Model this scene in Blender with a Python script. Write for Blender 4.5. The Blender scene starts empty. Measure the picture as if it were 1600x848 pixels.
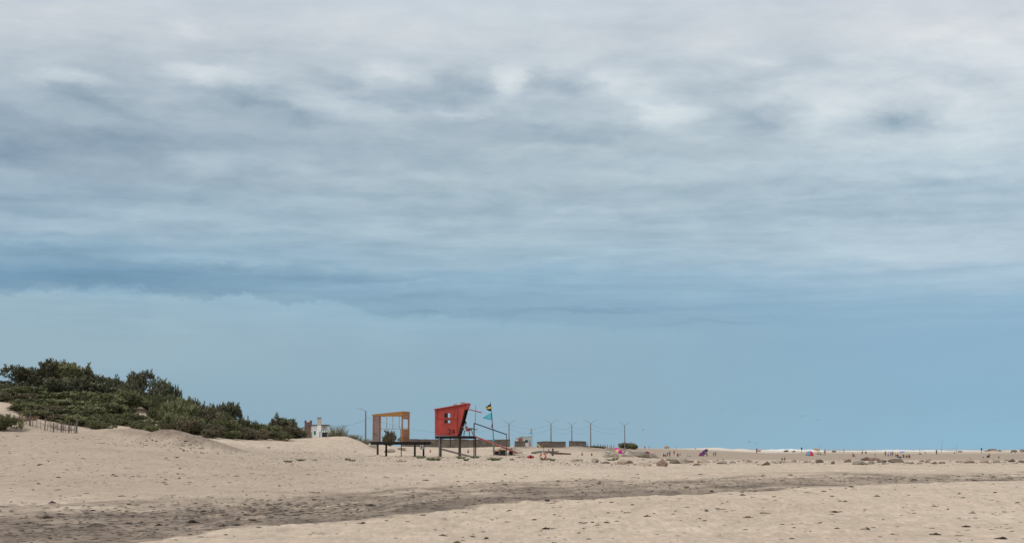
import bpy, bmesh, math, random
import numpy as np
from mathutils import Vector, Matrix

# ------------------------------------------------------------------ camera
SC = bpy.context.scene
COL = SC.collection
F = 2667.0                       # focal length in photo pixels (1600 wide)
HCAM = 1.75
TP = math.atan((701 - 424) / F)
CT, ST = math.cos(TP), math.sin(TP)
cam = bpy.data.cameras.new('camera')
cam.sensor_width = 36.0
cam.lens = 36.0 * F / 1600.0
cam.clip_start = 0.1
cam.clip_end = 60000
camo = bpy.data.objects.new('camera', cam)
COL.objects.link(camo)
camo.location = (0, 0, HCAM)
camo.rotation_euler = (math.pi / 2 + TP, 0, 0)
SC.camera = camo

def ray(px, py):
    u, v = (px - 800) / F, (424 - py) / F
    return Vector((u, CT - v * ST, ST + v * CT))

def P(px, py, Y):
    d = ray(px, py)
    t = Y / d.y
    return Vector((d.x * t, Y, HCAM + d.z * t))

def srgb(r, g, b):
    def f(c):
        c /= 255.0
        return c / 12.92 if c <= 0.04045 else ((c + 0.055) / 1.055) ** 2.4
    return (f(r), f(g), f(b), 1.0)

# ------------------------------------------------------------------ view
SC.view_settings.view_transform = 'Standard'
SC.view_settings.look = 'None'
SC.view_settings.exposure = 0.0
SC.view_settings.gamma = 1.0
SC.view_settings.use_curve_mapping = False

# ------------------------------------------------------------------ sun
SUN_EL, SUN_AZ = math.radians(50), math.radians(-112)      # azimuth from +Y, towards -X: behind and left of the camera
sl = bpy.data.lights.new('sun', 'SUN')
sl.energy = 1.5
sl.angle = math.radians(10)
sl.color = (1.0, 0.95, 0.87)
so = bpy.data.objects.new('sun', sl)
COL.objects.link(so)
sdir = Vector((math.cos(SUN_EL) * math.sin(SUN_AZ), math.cos(SUN_EL) * math.cos(SUN_AZ), math.sin(SUN_EL)))
so.rotation_euler = sdir.to_track_quat('Z', 'Y').to_euler()
so.location = (0, 0, 60)

# ------------------------------------------------------------------ sky
W = bpy.data.worlds.new('World')
SC.world = W
W.use_nodes = True
NT = W.node_tree
NT.nodes.clear()
LK = NT.links

class NB:
    """small node-graph builder"""
    def __init__(s, tree): s.t = tree
    def n(s, typ, **kw):
        x = s.t.nodes.new(typ)
        for k, v in kw.items(): setattr(x, k, v)
        return x
    def put(s, sock, v):
        if isinstance(v, bpy.types.NodeSocket): s.t.links.new(v, sock)
        elif v is not None: sock.default_value = v
    def math(s, op, a, b=None, c=None, clamp=False):
        x = s.n('ShaderNodeMath', operation=op, use_clamp=clamp)
        s.put(x.inputs[0], a); s.put(x.inputs[1], b); s.put(x.inputs[2], c)
        return x.outputs[0]
    def vec(s, op, a, b=None, c=None, scale=None):
        x = s.n('ShaderNodeVectorMath', operation=op)
        s.put(x.inputs[0], a); s.put(x.inputs[1], b)
        if c is not None: s.put(x.inputs[2], c)
        if scale is not None: s.put(x.inputs['Scale'], scale)
        return x.outputs['Value'] if op in ('LENGTH', 'DOT_PRODUCT') else x.outputs['Vector']
    def comb(s, x=0.0, y=0.0, z=0.0):
        c = s.n('ShaderNodeCombineXYZ')
        s.put(c.inputs[0], x); s.put(c.inputs[1], y); s.put(c.inputs[2], z)
        return c.outputs[0]
    def sep(s, v):
        c = s.n('ShaderNodeSeparateXYZ'); s.put(c.inputs[0], v)
        return c.outputs
    def rng(s, v, a, b, c=0.0, d=1.0, smooth=False):
        m = s.n('ShaderNodeMapRange')
        if smooth: m.interpolation_type = 'SMOOTHSTEP'
        s.put(m.inputs[0], v)
        for i, q in enumerate((a, b, c, d)): s.put(m.inputs[1 + i], q)
        return m.outputs[0]
    def noise(s, vec, scale, detail=4.0, rough=0.5, lac=2.0, out='Fac'):
        m = s.n('ShaderNodeTexNoise')
        s.put(m.inputs['Vector'], vec)
        m.inputs['Scale'].default_value = scale
        m.inputs['Detail'].default_value = detail
        m.inputs['Roughness'].default_value = rough
        m.inputs['Lacunarity'].default_value = lac
        return m.outputs[out]
    def mix(s, f, a, b, mode='MIX'):
        m = s.n('ShaderNodeMix', data_type='RGBA', blend_type=mode)
        s.put(m.inputs[0], f); s.put(m.inputs[6], a); s.put(m.inputs[7], b)
        return m.outputs[2]
    def ramp(s, f, stops, interp='EASE'):
        r = s.n('ShaderNodeValToRGB')
        cr = r.color_ramp
        cr.interpolation = interp
        for i, (p, c) in enumerate(stops):
            e = cr.elements[i] if i < 2 else cr.elements.new(p)
            e.position = p; e.color = c
        s.put(r.inputs[0], f)
        return r.outputs[0]

g = NB(NT)
tc = g.n('ShaderNodeTexCoord').outputs['Generated']
tc = g.vec('NORMALIZE', tc)
X, Y_, Z = g.sep(tc)
AZ = g.math('ARCTAN2', X, Y_)
EL = g.math('ARCSINE', Z)
def azel(px, py):
    d = ray(px, py).normalized()
    return math.atan2(d.x, d.y), math.asin(d.z)
# cloud-plane coordinates give the streaks their perspective
zz_ = g.math('ADD', g.math('MAXIMUM', Z, 0.0), 0.035)
CP = g.comb(g.math('DIVIDE', X, zz_), g.math('DIVIDE', Y_, zz_), 0.0)
# wind-swept warp of the cloud field
wn = g.noise(g.vec('MULTIPLY', CP, (2.2, 1.5, 1.0)), 1.0, 4.0, 0.55, out='Color')
wn = g.vec('SUBTRACT', wn, (0.5, 0.5, 0.5))
wn = g.vec('MULTIPLY', wn, (0.036, 0.016, 0.0))
w2 = g.noise(g.vec('MULTIPLY', g.comb(AZ, EL, 0.0), (38.0, 95.0, 1.0)), 1.0, 6.0, 0.62, out='Color')
w2 = g.vec('MULTIPLY', g.vec('SUBTRACT', w2, (0.5, 0.5, 0.5)), (0.034, 0.015, 0.0))
SV = g.vec('ADD', g.comb(AZ, EL, 0.0), g.vec('ADD', wn, w2))
saz, sel, _ = g.sep(SV)
# stacked bands of colour: (photo row, left, middle, right)
ROWS = [
 (-260, (206,210,216), (206,211,216), (212,215,220)),
 (0,   (196,203,210), (197,206,213), (204,208,215)),
 (60,  (197,203,209), (200,207,212), (207,212,216)),
 (110, (184,194,202), (190,200,207), (206,213,218)),
 (160, (170,184,194), (180,193,202), (203,211,216)),
 (230, (153,170,184), (168,184,194), (194,206,213)),
 (280, (156,174,188), (170,187,197), (184,201,211)),
 (320, (155,178,194), (167,187,199), (171,191,205)),
 (360, (161,185,202), (169,191,205), (178,198,212)),
 (405, (140,172,194), (160,187,204), (182,202,216)),
 (440, (122,159,185), (147,180,202), (166,193,212)),
 (485, (142,171,189), (139,173,195), (147,182,206)),
 (540, (152,178,193), (143,174,193), (141,179,205)),
 (620, (146,176,193), (145,177,195), (140,180,205)),
 (698, (139,171,189), (146,178,196), (143,185,209)),
]
azn = g.rng(saz, azel(0, 500)[0], azel(1600, 500)[0])
prev = None
for py, l, m, r in ROWS[::-1]:
    c = g.ramp(azn, [(0.0, srgb(*l)), (1.0, srgb(*r)), (0.5, srgb(*m))], 'EASE')
    e = azel(800, py)[1]
    if prev is None: colr = c
    else: colr = g.mix(g.rng(sel, prev, e, smooth=True), colr, c)
    prev = e
BL = [  # cloud lumps: photo px, py, half width, half height, strength
 (100,240,170,24,-.13),(170,160,110,15,-.10),(390,155,75,18,-.15),(440,188,95,18,-.10),(240,215,140,26,-.08),
 (550,125,80,12,-.11),(600,165,100,12,-.10),(700,132,85,22,-.20),(650,238,60,20,-.11),(880,135,70,18,-.16),
 (900,212,150,14,-.13),(1170,190,85,20,-.20),(1210,170,60,14,-.08),(1412,182,62,18,-.20),(1370,195,60,12,-.08),
 (1280,108,70,12,-.08),(1530,122,70,13,-.08),(1050,52,170,13,-.06),(960,36,170,11,-.05),(1250,290,240,13,-.07),
 (1500,285,180,13,-.06),(1330,335,180,9,-.07),(40,248,80,12,-.08),(150,98,90,20,-.06),(100,405,190,13,-.06),
 (470,430,230,16,-.13),(150,438,200,14,-.08),(330,452,260,10,-.08),(640,462,160,9,-.07),(900,486,220,8,-.10),(1120,503,110,6,-.08),(680,489,90,5,-.08),
 (840,447,90,7,-.06),(330,90,70,12,-.07),(1090,110,70,10,-.07),(1110,140,60,9,-.07),(560,265,60,9,-.06),
 (420,268,40,10,-.07),(70,330,120,12,-.05),(780,300,160,9,-.06),(200,310,120,10,-.05),(1450,300,160,8,-.05),
 (120,125,75,9,.12),(300,115,80,9,.09),(520,170,75,13,.14),(160,252,55,17,.12),(320,255,65,14,.13),
 (480,263,50,8,.07),(290,42,40,18,.08),(600,112,60,13,.13),(720,178,65,7,.13),(792,128,32,24,.20),
 (985,140,60,22,.13),(1032,183,62,18,.24),(1290,182,75,24,.11),(1520,190,65,24,.09),(1190,102,40,6,.08),
 (720,277,100,8,.08),(1000,275,150,8,.09),(950,232,120,9,.09),(870,332,90,6,.07),(700,345,180,8,.06),
 (1350,400,300,20,.05),(300,402,150,10,.10),(650,437,75,5,.09),(100,358,80,8,.06),(400,365,110,6,.06),
 (50,376,100,7,.07),(1000,395,120,8,.05),(860,412,70,5,.06),(1450,50,200,20,.03),(560,45,150,20,.03),
 (1300,305,220,5,.06),(230,75,80,9,.05),(650,300,120,5,.05),(1150,255,200,6,.05),(1500,245,130,6,.05),
]
for x0, y0, x1, y1, w, a in [  # slanting wind-drawn streaks
 (90,138,240,190,9,-.08),(280,128,430,172,10,-.10),(430,165,490,202,11,-.07),(480,106,650,178,9,-.09),(640,105,760,140,8,-.06),(820,110,900,150,9,-.07),(0,170,120,225,12,-.06),
 (1080,150,1180,195,9,-.06),(1340,165,1420,195,8,-.05),(90,118,270,158,7,.05),(260,98,430,132,7,.06),(450,138,610,182,8,.06),(930,120,1010,170,9,.07),(1200,140,1300,180,9,.05)]:
    for k in range(4):
        f = (k + .5) / 4
        BL.append((x0 + (x1 - x0) * f, y0 + (y1 - y0) * f, abs(x1 - x0) / 4.6 + 6, w * .8, a))
acc = None
for px, py, rx, ry, a in BL:
    ca, ce = azel(px, py)
    sx, sy = F / (rx * 1.35), F / (ry * (1.95 if py < 320 else 1.45))
    d = g.vec('LENGTH', g.vec('MULTIPLY_ADD', SV, (sx, sy, 0.0), (-ca * sx, -ce * sy, 0.0)))
    f = g.rng(d, 1.0, 0.0, 0.0, a * (0.84 if a < 0 else 1.05), smooth=True)
    acc = f if acc is None else g.math('ADD', acc, f)
# finer cloud texture, fading out low over the sea
n1 = g.noise(g.vec('MULTIPLY', CP, (2.6, 2.0, 1.0)), 1.0, 6.0, 0.55)
n2 = g.noise(g.vec('MULTIPLY', g.vec('ADD', g.comb(AZ, EL, 0.0), g.vec('SCALE', wn, scale=1.3)), (20.0, 62.0, 1.0)), 1.0, 8.0, 0.62)
hi = g.rng(EL, azel(800, 500)[1], azel(800, 300)[1], 0.06, 1.0, smooth=True)
hi = g.math('MULTIPLY', hi, g.rng(EL, azel(800, 140)[1], azel(800, 20)[1], 1.0, 0.55, smooth=True))
tx = g.math('ADD', g.math('MULTIPLY', g.math('SUBTRACT', n1, 0.5), 0.26), g.math('MULTIPLY', g.math('SUBTRACT', n2, 0.5), 0.44))
sl_ = g.vec('ADD', g.comb(AZ, EL, 0.0), g.vec('SCALE', wn, scale=0.8))
fx_, fy_, _ = g.sep(sl_)
fib = g.noise(g.vec('MULTIPLY', g.comb(fx_, g.math('MULTIPLY_ADD', fx_, 0.16, fy_), 0.0), (14.0, 230.0, 1.0)), 1.0, 5.0, 0.6)
fmask = g.rng(g.noise(g.vec('MULTIPLY', g.comb(AZ, EL, 0.0), (9.0, 26.0, 1.0)), 1.0, 2.0), 0.40, 0.62, 0.1, 1.0)
tx = g.math('MULTIPLY_ADD', g.math('MULTIPLY', g.math('SUBTRACT', fib, 0.5), 0.09), fmask, tx)
# long level streaks in the belt between the two decks
st = g.noise(g.vec('MULTIPLY', g.comb(AZ, EL, 0.0), (11.0, 130.0, 1.0)), 1.0, 7.0, 0.6)
belt = g.math('MULTIPLY', g.rng(EL, azel(800, 560)[1], azel(800, 440)[1], 0, 1, smooth=True), g.rng(EL, azel(800, 230)[1], azel(800, 350)[1], 0.05, 1, smooth=True))
tx = g.math('MULTIPLY_ADD', tx, hi, g.math('MULTIPLY', g.math('MULTIPLY', g.math('SUBTRACT', st, 0.5), 0.34), belt))
acc = g.math('ADD', acc, tx)
# the low bank of cloud with a ragged white lip
EDGE = [(-300,470),(0,464),(60,456),(130,452),(205,448),(240,460),(300,466),(380,458),(450,472),(520,468),(560,482),(620,492),(700,482),(770,494),(900,500),(1050,506),(1200,512),(1900,520)]
fc = g.n('ShaderNodeFloatCurve')
cv = fc.mapping.curves[0]
a0, a1 = azel(-300, 480)[0], azel(1900, 480)[0]
e0, e1 = azel(800, 530)[1], azel(800, 430)[1]
pts = [((azel(px, py)[0] - a0) / (a1 - a0), (azel(800, py)[1] - e0) / (e1 - e0)) for px, py in EDGE]
cv.points[0].location = pts[0]; cv.points[1].location = pts[-1]
for q in pts[1:-1]: cv.points.new(*q)
fc.mapping.update()
g.put(fc.inputs['Value'], g.rng(AZ, a0, a1))
edge = g.rng(fc.outputs[0], 0.0, 1.0, e0, e1)
en = g.noise(g.vec('MULTIPLY', g.comb(AZ, EL, 0.0), (70.0, 120.0, 1.0)), 1.0, 8.0, 0.72)
edge = g.math('ADD', edge, g.math('MULTIPLY', g.math('SUBTRACT', en, 0.5), 0.016))
soft = g.rng(AZ, azel(500, 480)[0], azel(1150, 480)[0], 0.0034, 0.0085)
dd = g.math('DIVIDE', g.math('SUBTRACT', edge, EL), soft)
lip = g.rng(dd, 0.0, 1.0, smooth=True)
fadew = g.rng(g.math('SUBTRACT', edge, EL), 0.0, 0.032, 1.0, 0.25, smooth=True)
bank = g.math('MULTIPLY', g.math('MULTIPLY', lip, fadew), g.rng(AZ, azel(350, 480)[0], azel(1250, 480)[0], 0.165, 0.0))
bank = g.math('MULTIPLY', bank, g.rng(EL, azel(800, 640)[1], azel(800, 560)[1], 0, 1, smooth=True))
acc = g.math('ADD', acc, bank)
gain = g.vec('ADD', (1.0, 1.0, 1.0), g.vec('ADD', g.vec('SCALE', (1.50, 1.20, 0.97), scale=g.math('MINIMUM', acc, 0.0)), g.vec('SCALE', (1.50, 1.20, 0.90), scale=g.math('MAXIMUM', acc, 0.0))))
cloud = g.vec('MULTIPLY', colr, gain)
lift = g.rng(EL, azel(800, 380)[1], azel(800, 240)[1], 0.0, 1.0, smooth=True)
cloud = g.vec('MULTIPLY', cloud, g.vec('ADD', (1.0, 1.0, 1.0), g.vec('SCALE', (0.055, 0.07, 0.085), scale=lift)))
# towards the zenith the deck is one bright grey
cloud = g.mix(g.rng(EL, math.radians(16), math.radians(40), smooth=True), cloud, (0.78, 0.80, 0.83, 1.0))
cb = g.n('ShaderNodeBackground'); g.put(cb.inputs[0], cloud); cb.inputs[1].default_value = 1.0
sk = g.n('ShaderNodeTexSky')
sk.sky_type = 'NISHITA'; sk.sun_disc = False
sk.sun_elevation = SUN_EL; sk.sun_rotation = SUN_AZ
sb = g.n('ShaderNodeBackground'); LK.new(sk.outputs[0], sb.inputs[0]); sb.inputs[1].default_value = 0.06
ms = g.n('ShaderNodeMixShader'); ms.inputs[0].default_value = 0.94
LK.new(sb.outputs[0], ms.inputs[1]); LK.new(cb.outputs[0], ms.inputs[2])
wo = g.n('ShaderNodeOutputWorld'); LK.new(ms.outputs[0], wo.inputs[0])
W.cycles.sampling_method = 'MANUAL'
W.cycles.sample_map_resolution = 512

# ------------------------------------------------------------------ helpers
RND = random.Random(7)
NPR = np.random.default_rng(11)

def set_props(o, label=None, cat=None, group=None, kind=None):
    if label: o['label'] = label
    if cat: o['category'] = cat
    if group: o['group'] = group
    if kind: o['kind'] = kind
    return o

def thing(name, label, cat, loc=(0, 0, 0), rz=0.0, group=None, sc=1.0):
    o = bpy.data.objects.new(name, None)
    o.empty_display_size = 0.3
    COL.objects.link(o)
    o.location = loc
    o.rotation_euler = (0, 0, rz)
    o.scale = (sc, sc, sc) if not isinstance(sc, tuple) else sc
    return set_props(o, label, cat, group)

def link_mesh(name, me, mats, parent=None):
    if not isinstance(mats, (list, tuple)): mats = [mats]
    if len(me.materials) == 0:
        for m in mats: me.materials.append(m)
    o = bpy.data.objects.new(name, me)
    COL.objects.link(o)
    if parent is not None: o.parent = parent
    return o

class MB:
    """collects faces, builds ONE mesh"""
    def __init__(s): s.v = []; s.f = []; s.mi = []
    def add(s, vs, fs, mi=0):
        b = len(s.v)
        s.v += [tuple(q) for q in vs]
        s.f += [tuple(b + i for i in f) for f in fs]
        s.mi += [mi] * len(fs)
    def prism(s, poly, a, b, axis='y', mi=0):
        """poly in the two other axes, extruded from a to b along axis"""
        n = len(poly)
        def mk(p, w):
            return (p[0], w, p[1]) if axis == 'y' else (w, p[0], p[1]) if axis == 'x' else (p[0], p[1], w)
        vs = [mk(p, a) for p in poly] + [mk(p, b) for p in poly]
        fs = [tuple(range(n))[::-1], tuple(range(n, 2 * n))] + [(i, (i + 1) % n, n + (i + 1) % n, n + i) for i in range(n)]
        s.add(vs, fs, mi)
    def box(s, c, d, rz=0.0, mi=0):
        x, y, z = (q / 2 for q in d)
        ca, sa = math.cos(rz), math.sin(rz)
        vs = []
        for dz in (-z, z):
            for dx, dy in ((-x, -y), (x, -y), (x, y), (-x, y)):
                vs.append((c[0] + dx * ca - dy * sa, c[1] + dx * sa + dy * ca, c[2] + dz))
        s.add(vs, [(3, 2, 1, 0), (4, 5, 6, 7), (0, 1, 5, 4), (1, 2, 6, 5), (2, 3, 7, 6), (3, 0, 4, 7)], mi)
    def beam(s, p, q, w, h, mi=0):
        p, q = Vector(p), Vector(q)
        d = (q - p).normalized()
        up = Vector((0, 0, 1)) if abs(d.z) < 0.95 else Vector((0, 1, 0))
        a = d.cross(up).normalized() * (w / 2)
        b = a.cross(d).normalized() * (h / 2)
        vs = [e + sa * a + sb * b for e in (p, q) for sa, sb in ((-1, -1), (1, -1), (1, 1), (-1, 1))]
        s.add(vs, [(3, 2, 1, 0), (4, 5, 6, 7), (0, 1, 5, 4), (1, 2, 6, 5), (2, 3, 7, 6), (3, 0, 4, 7)], mi)
    def tube(s, pts, rs, n=8, mi=0, cap=True):
        pts = [Vector(p) for p in pts]
        if not isinstance(rs, (list, tuple)): rs = [rs] * len(pts)
        vs = []
        for i, p in enumerate(pts):
            d = (pts[min(i + 1, len(pts) - 1)] - pts[max(i - 1, 0)]).normalized()
            up = Vector((0, 0, 1)) if abs(d.z) < 0.9 else Vector((1, 0, 0))
            a = d.cross(up).normalized(); b = a.cross(d)
            vs += [p + rs[i] * (math.cos(t) * a + math.sin(t) * b) for t in (2 * math.pi * k / n for k in range(n))]
        fs = []
        for i in range(len(pts) - 1):
            for k in range(n):
                fs.append((i * n + k, i * n + (k + 1) % n, (i + 1) * n + (k + 1) % n, (i + 1) * n + k))
        if cap:
            fs.append(tuple(range(n))[::-1]); fs.append(tuple(range((len(pts) - 1) * n, len(pts) * n)))
        s.add(vs, fs, mi)
    def mesh(s, name, smooth=False):
        me = bpy.data.meshes.new(name)
        me.from_pydata(s.v, [], s.f)
        me.polygons.foreach_set('material_index', s.mi)
        if smooth: me.polygons.foreach_set('use_smooth', [True] * len(s.f))
        me.update()
        return me
    def build(s, name, mats, parent=None, smooth=False):
        return link_mesh(name, s.mesh(name, smooth), mats, parent)

MATS = {}
def mat(name, col, rough=0.8, var=0.25, scale=6.0, bump=0.0, bscale=30.0, metal=0.0, spec=0.3, stretch=(1, 1, 1), rnd=0.0, planks=None, trans=0.0):
    """procedural: base colour mottled by noise (wear and dirt), per-object variation, optional board joints"""
    if name in MATS: return MATS[name]
    m = bpy.data.materials.new(name)
    m.use_nodes = True
    b = NB(m.node_tree)
    bs = m.node_tree.nodes['Principled BSDF']
    co = b.n('ShaderNodeTexCoord').outputs['Object']
    v = b.vec('MULTIPLY', co, stretch)
    f = b.noise(v, scale, 6.0, 0.6)
    k = b.rng(f, 0.25, 0.75, 1.0 - var, 1.0 + var)
    if rnd:
        oi = b.n('ShaderNodeObjectInfo').outputs['Random']
        k = b.math('MULTIPLY', k, b.rng(oi, 0, 1, 1 - rnd, 1 + rnd))
    if planks:
        ax, w, dep = planks
        q = b.sep(co)[ax]
        fr = b.math('FRACT', b.math('DIVIDE', q, w))
        gap = b.math('LESS_THAN', fr, 0.09)
        cell = b.math('FLOOR', b.math('DIVIDE', q, w))
        wn_ = b.n('ShaderNodeTexWhiteNoise', noise_dimensions='1D')
        b.put(wn_.inputs['W'], cell)
        k = b.math('MULTIPLY', k, b.rng(wn_.outputs['Value'], 0, 1, 0.86, 1.1))
        k = b.math('MULTIPLY', k, b.math('MULTIPLY_ADD', gap, -dep, 1.0))
    c = b.vec('SCALE', (col[0], col[1], col[2]), scale=k)
    b.put(bs.inputs['Base Color'], c)
    bs.inputs['Roughness'].default_value = rough
    bs.inputs['Metallic'].default_value = metal
    bs.inputs['Specular IOR Level'].default_value = spec
    if trans:
        try: bs.inputs['Transmission Weight'].default_value = trans
        except KeyError: pass
    if bump:
        bp = b.n('ShaderNodeBump')
        bp.inputs['Strength'].default_value = bump
        bp.inputs['Distance'].default_value = 0.03
        b.put(bp.inputs['Height'], b.noise(v, bscale, 5.0, 0.6))
        b.put(bs.inputs['Normal'], bp.outputs[0])
    MATS[name] = m
    return m

# ------------------------------------------------------------------ value noise (numpy) for the terrain
def _h(ix, iy, s):
    n = (ix.astype(np.int64) * 374761393 + iy.astype(np.int64) * 668265263 + s * 974634777) & 0xFFFFFFFF
    n = ((n ^ (n >> 13)) * 1274126177) & 0xFFFFFFFF
    n = (n ^ (n >> 16)) & 0xFFFFFF
    return n.astype(np.float64) / 0xFFFFFF
def vn(x, y, s=0):
    ix, iy = np.floor(x), np.floor(y)
    fx, fy = x - ix, y - iy
    fx = fx * fx * fx * (fx * (fx * 6 - 15) + 10); fy = fy * fy * fy * (fy * (fy * 6 - 15) + 10)
    a, b = _h(ix, iy, s), _h(ix + 1, iy, s)
    c, d = _h(ix, iy + 1, s), _h(ix + 1, iy + 1, s)
    return (a + (b - a) * fx) * (1 - fy) + (c + (d - c) * fx) * fy
def fbm(x, y, oct=4, s=0, gain=0.5):
    t = 0; a = 1.0; n = 0
    for k in range(oct):
        t = t + a * (vn(x, y, s + k) - 0.5); n += a; a *= gain
        x, y = x * 2.03 + 17.1, y * 1.97 - 9.3
    return t / n * 2

# ------------------------------------------------------------------ terrain heights
# columns: photo px at the horizon -> x / Y ; rows: distance in metres
TCOL = [-600, -300, 0, 75, 150, 230, 300, 370, 450, 520, 600, 700, 800, 900, 1000, 1100, 1200, 1400, 1600, 2100]
TTAB = [
 (1,   [0]*20),
 (45,  [0]*20),
 (60,  [.3, .25, .2, .15, .12, .1, .08, .05, .05, .05, .05, .03, .02, 0, 0, 0, 0, 0, 0, 0]),
 (80,  [2, 1.4, .6, .52, .42, .33, .27, .22, .16, .13, .1, .1, .08, .06, .05, .05, .05, .05, .05, .05]),
 (100, [3, 2.2, 1.3, 1.2, 1.0, .85, .7, .6, .5, .4, .35, .3, .25, .2, .15, .1, .1, .1, .1, .1]),
 (120, [5, 3.5, 2.3, 2.1, 1.8, 1.55, 1.3, 1.05, .85, .75, .7, .65, .55, .4, .25, .15, .14, .14, .14, .14]),
 (140, [6, 5, 3.5, 3.2, 2.75, 2.3, 1.95, 1.6, 1.25, 1.05, .9, .88, .8, .5, .25, .12, .12, .12, .12, .12]),
 (157, [7, 6.5, 5.0, 4.4, 3.7, 3.1, 2.7, 2.2, 1.6, 1.3, .98, .98, .98, .62, .3, .13, .12, .12, .12, .12]),
 (172, [9, 8, 6.3, 5.9, 5.2, 4.4, 3.4, 2.8, 2.3, 2.0, 1.15, 1.05, 1.05, .66, .35, .15, .12, .12, .12, .12]),
 (190, [10, 9.5, 8, 8.2, 7.6, 6.5, 4.8, 3.8, 2.85, 2.8, 1.5, 1.1, 1.05, .66, .38, .15, .12, .12, .12, .12]),
 (210, [10, 9.5, 8, 8.4, 7.8, 6.6, 5.0, 4.0, 3.0, 2.8, 1.55, 1.1, 1.08, .75, .36, .12, .06, .05, .05, .05]),
 (250, [7, 7, 6, 6, 6, 5, 4, 3.3, 2.9, 2.6, 1.6, 1.2, 1.2, 1.0, .32, .0, -.03, -.05, -.05, -.05]),
 (330, [4, 4, 4, 4, 4, 4, 4, 3.7, 3.6, 3.2, 2.3, 2.05, 2.2, 2.0, .15, -.2, -.22, -.22, -.22, -.22]),
 (450, [4, 4, 4, 4, 4, 4, 4, 3.9, 3.9, 3.4, 2.2, 2.2, 2.3, 2.2, -.1, -.4, -.42, -.45, -.45, -.45]),
 (600, [4, 4, 4, 4, 4, 4, 4, 3, 2.6, 2.5, 2.4, 2.4, 2.5, 2.6, 1.95, 1.45, .4, .15, .2, .3]),
 (720, [3, 3, 3, 3, 3, 3, 3, 3, 2.6, 2.5, 2.4, 2.4, 2.4, 2.6, 2.05, 1.75, .8, .65, .9, .9]),
 (860, [2, 2, 2, 2, 2, 2, 2, 2, 2, 2, 2, 2, 2, 2, 1.7, 1.4, .1, -.3, -.3, -.3]),
 (1150,[2, 2, 2, 2, 2, 2, 2, 2, 2, 2, 2, 2, 1.5, 1, .4, -1.3, -1.8, -1.8, -1.8, -1.8]),
 (1700,[2, 2, 2, 2, 2, 2, 2, 2, 1.5, 1, .5, 0, -1, -2, -3, -4, -4, -4, -4, -4]),
 (60000,[-6]*20),
]
TX = np.array([(c - 800) / F * CT for c in TCOL])
TLY = np.log(np.array([r[0] for r in TTAB], float))
TZ = np.array([r[1] for r in TTAB], float)
def _mono(xs, ys):
    """Fritsch-Carlson slopes along the last axis"""
    h = np.diff(xs); d = np.diff(ys, axis=-1) / h
    m = np.zeros_like(ys)
    m[..., 0] = d[..., 0]; m[..., -1] = d[..., -1]
    a, b = d[..., :-1], d[..., 1:]
    w1, w2 = 2 * h[1:] + h[:-1], h[1:] + 2 * h[:-1]
    with np.errstate(divide='ignore', invalid='ignore'):
        hm = (w1 + w2) / (w1 / a + w2 / b)
    m[..., 1:-1] = np.where(a * b > 0, hm, 0.0)
    return np.nan_to_num(m)
TM = _mono(TLY, TZ.T)          # slopes along depth, per column
# the wet, weed-strewn runnel crossing the beach: near and far edge by photo column
BX = np.array([(c - 800) / F * CT for c in (-300, 0, 200, 400, 600, 800, 1000, 1200, 1400, 1600, 1900)])
BNEAR = np.array([21, 24.5, 30.5, 38, 45, 53.5, 60, 69.5, 81, 90, 100.])
BFAR = np.array([50, 56, 60, 65, 76, 91, 99, 110, 118, 119, 120.])

BUMPS = [  # px, Y, rx, ry, height, dark tint: hummock shade painted in, heaps damp
 (222, 137, 3.8, 4.4, .95, .6), (252, 131, 2.3, 2.7, .85, 1.0), (282, 130, 2.5, 2.7, .80, 1.0), (315, 128, 2.6, 2.6, .6, .9), (350, 127, 2.6, 2.2, .38, .7), (170, 140, 3.5, 4, .45, .2),  # hummock: shaded right and front faces darkened by colour
 (806, 160, 1.3, 2.2, .55, .0), (545, 186, 3.6, 4, .5, .0), (606, 204, 3.6, 6, .62, 0),
 (792, 250, 2.6, 3, .75, .9), (812, 292, 3.0, 3, .45, 1.0), (862, 300, 4.0, 3, .08, .8), (907, 303, 3.6, 4, .5, 1.0), (980, 266, 2.2, 2.2, .8, 1.0), (960, 266, 2.6, 2.4, .7, 1.0), (938, 268, 3.0, 2.4, .5, 1.0),
 (1122, 735, 6.5, 18, .75, 0), (1160, 760, 5.0, 15, .8, 0), (1085, 735, 6, 15, .2, 0), (1195, 770, 5, 14, .55, 0), (1235, 790, 6, 12, .5, 0),
 (588.0, 157.4, .55, .6, .13, 0), (596.0, 157.4, .55, .6, .13, 0), (648.0, 157.4, .55, .6, .13, 0), (657.0, 157.4, .55, .6, .13, 0), (686.0, 157.4, .55, .6, .13, 0), (717.0, 157.4, .55, .6, .13, 0), (741.0, 157.4, .55, .6, .13, 0), (775, 156, 1.6, 1.2, .14, 0),
 (45, 139, 1.8, 2.0, .9, .0), (1553, 640, 3.2, 8, .7, .3), (20, 128, 3, 3, .35, 0),
]
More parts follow.
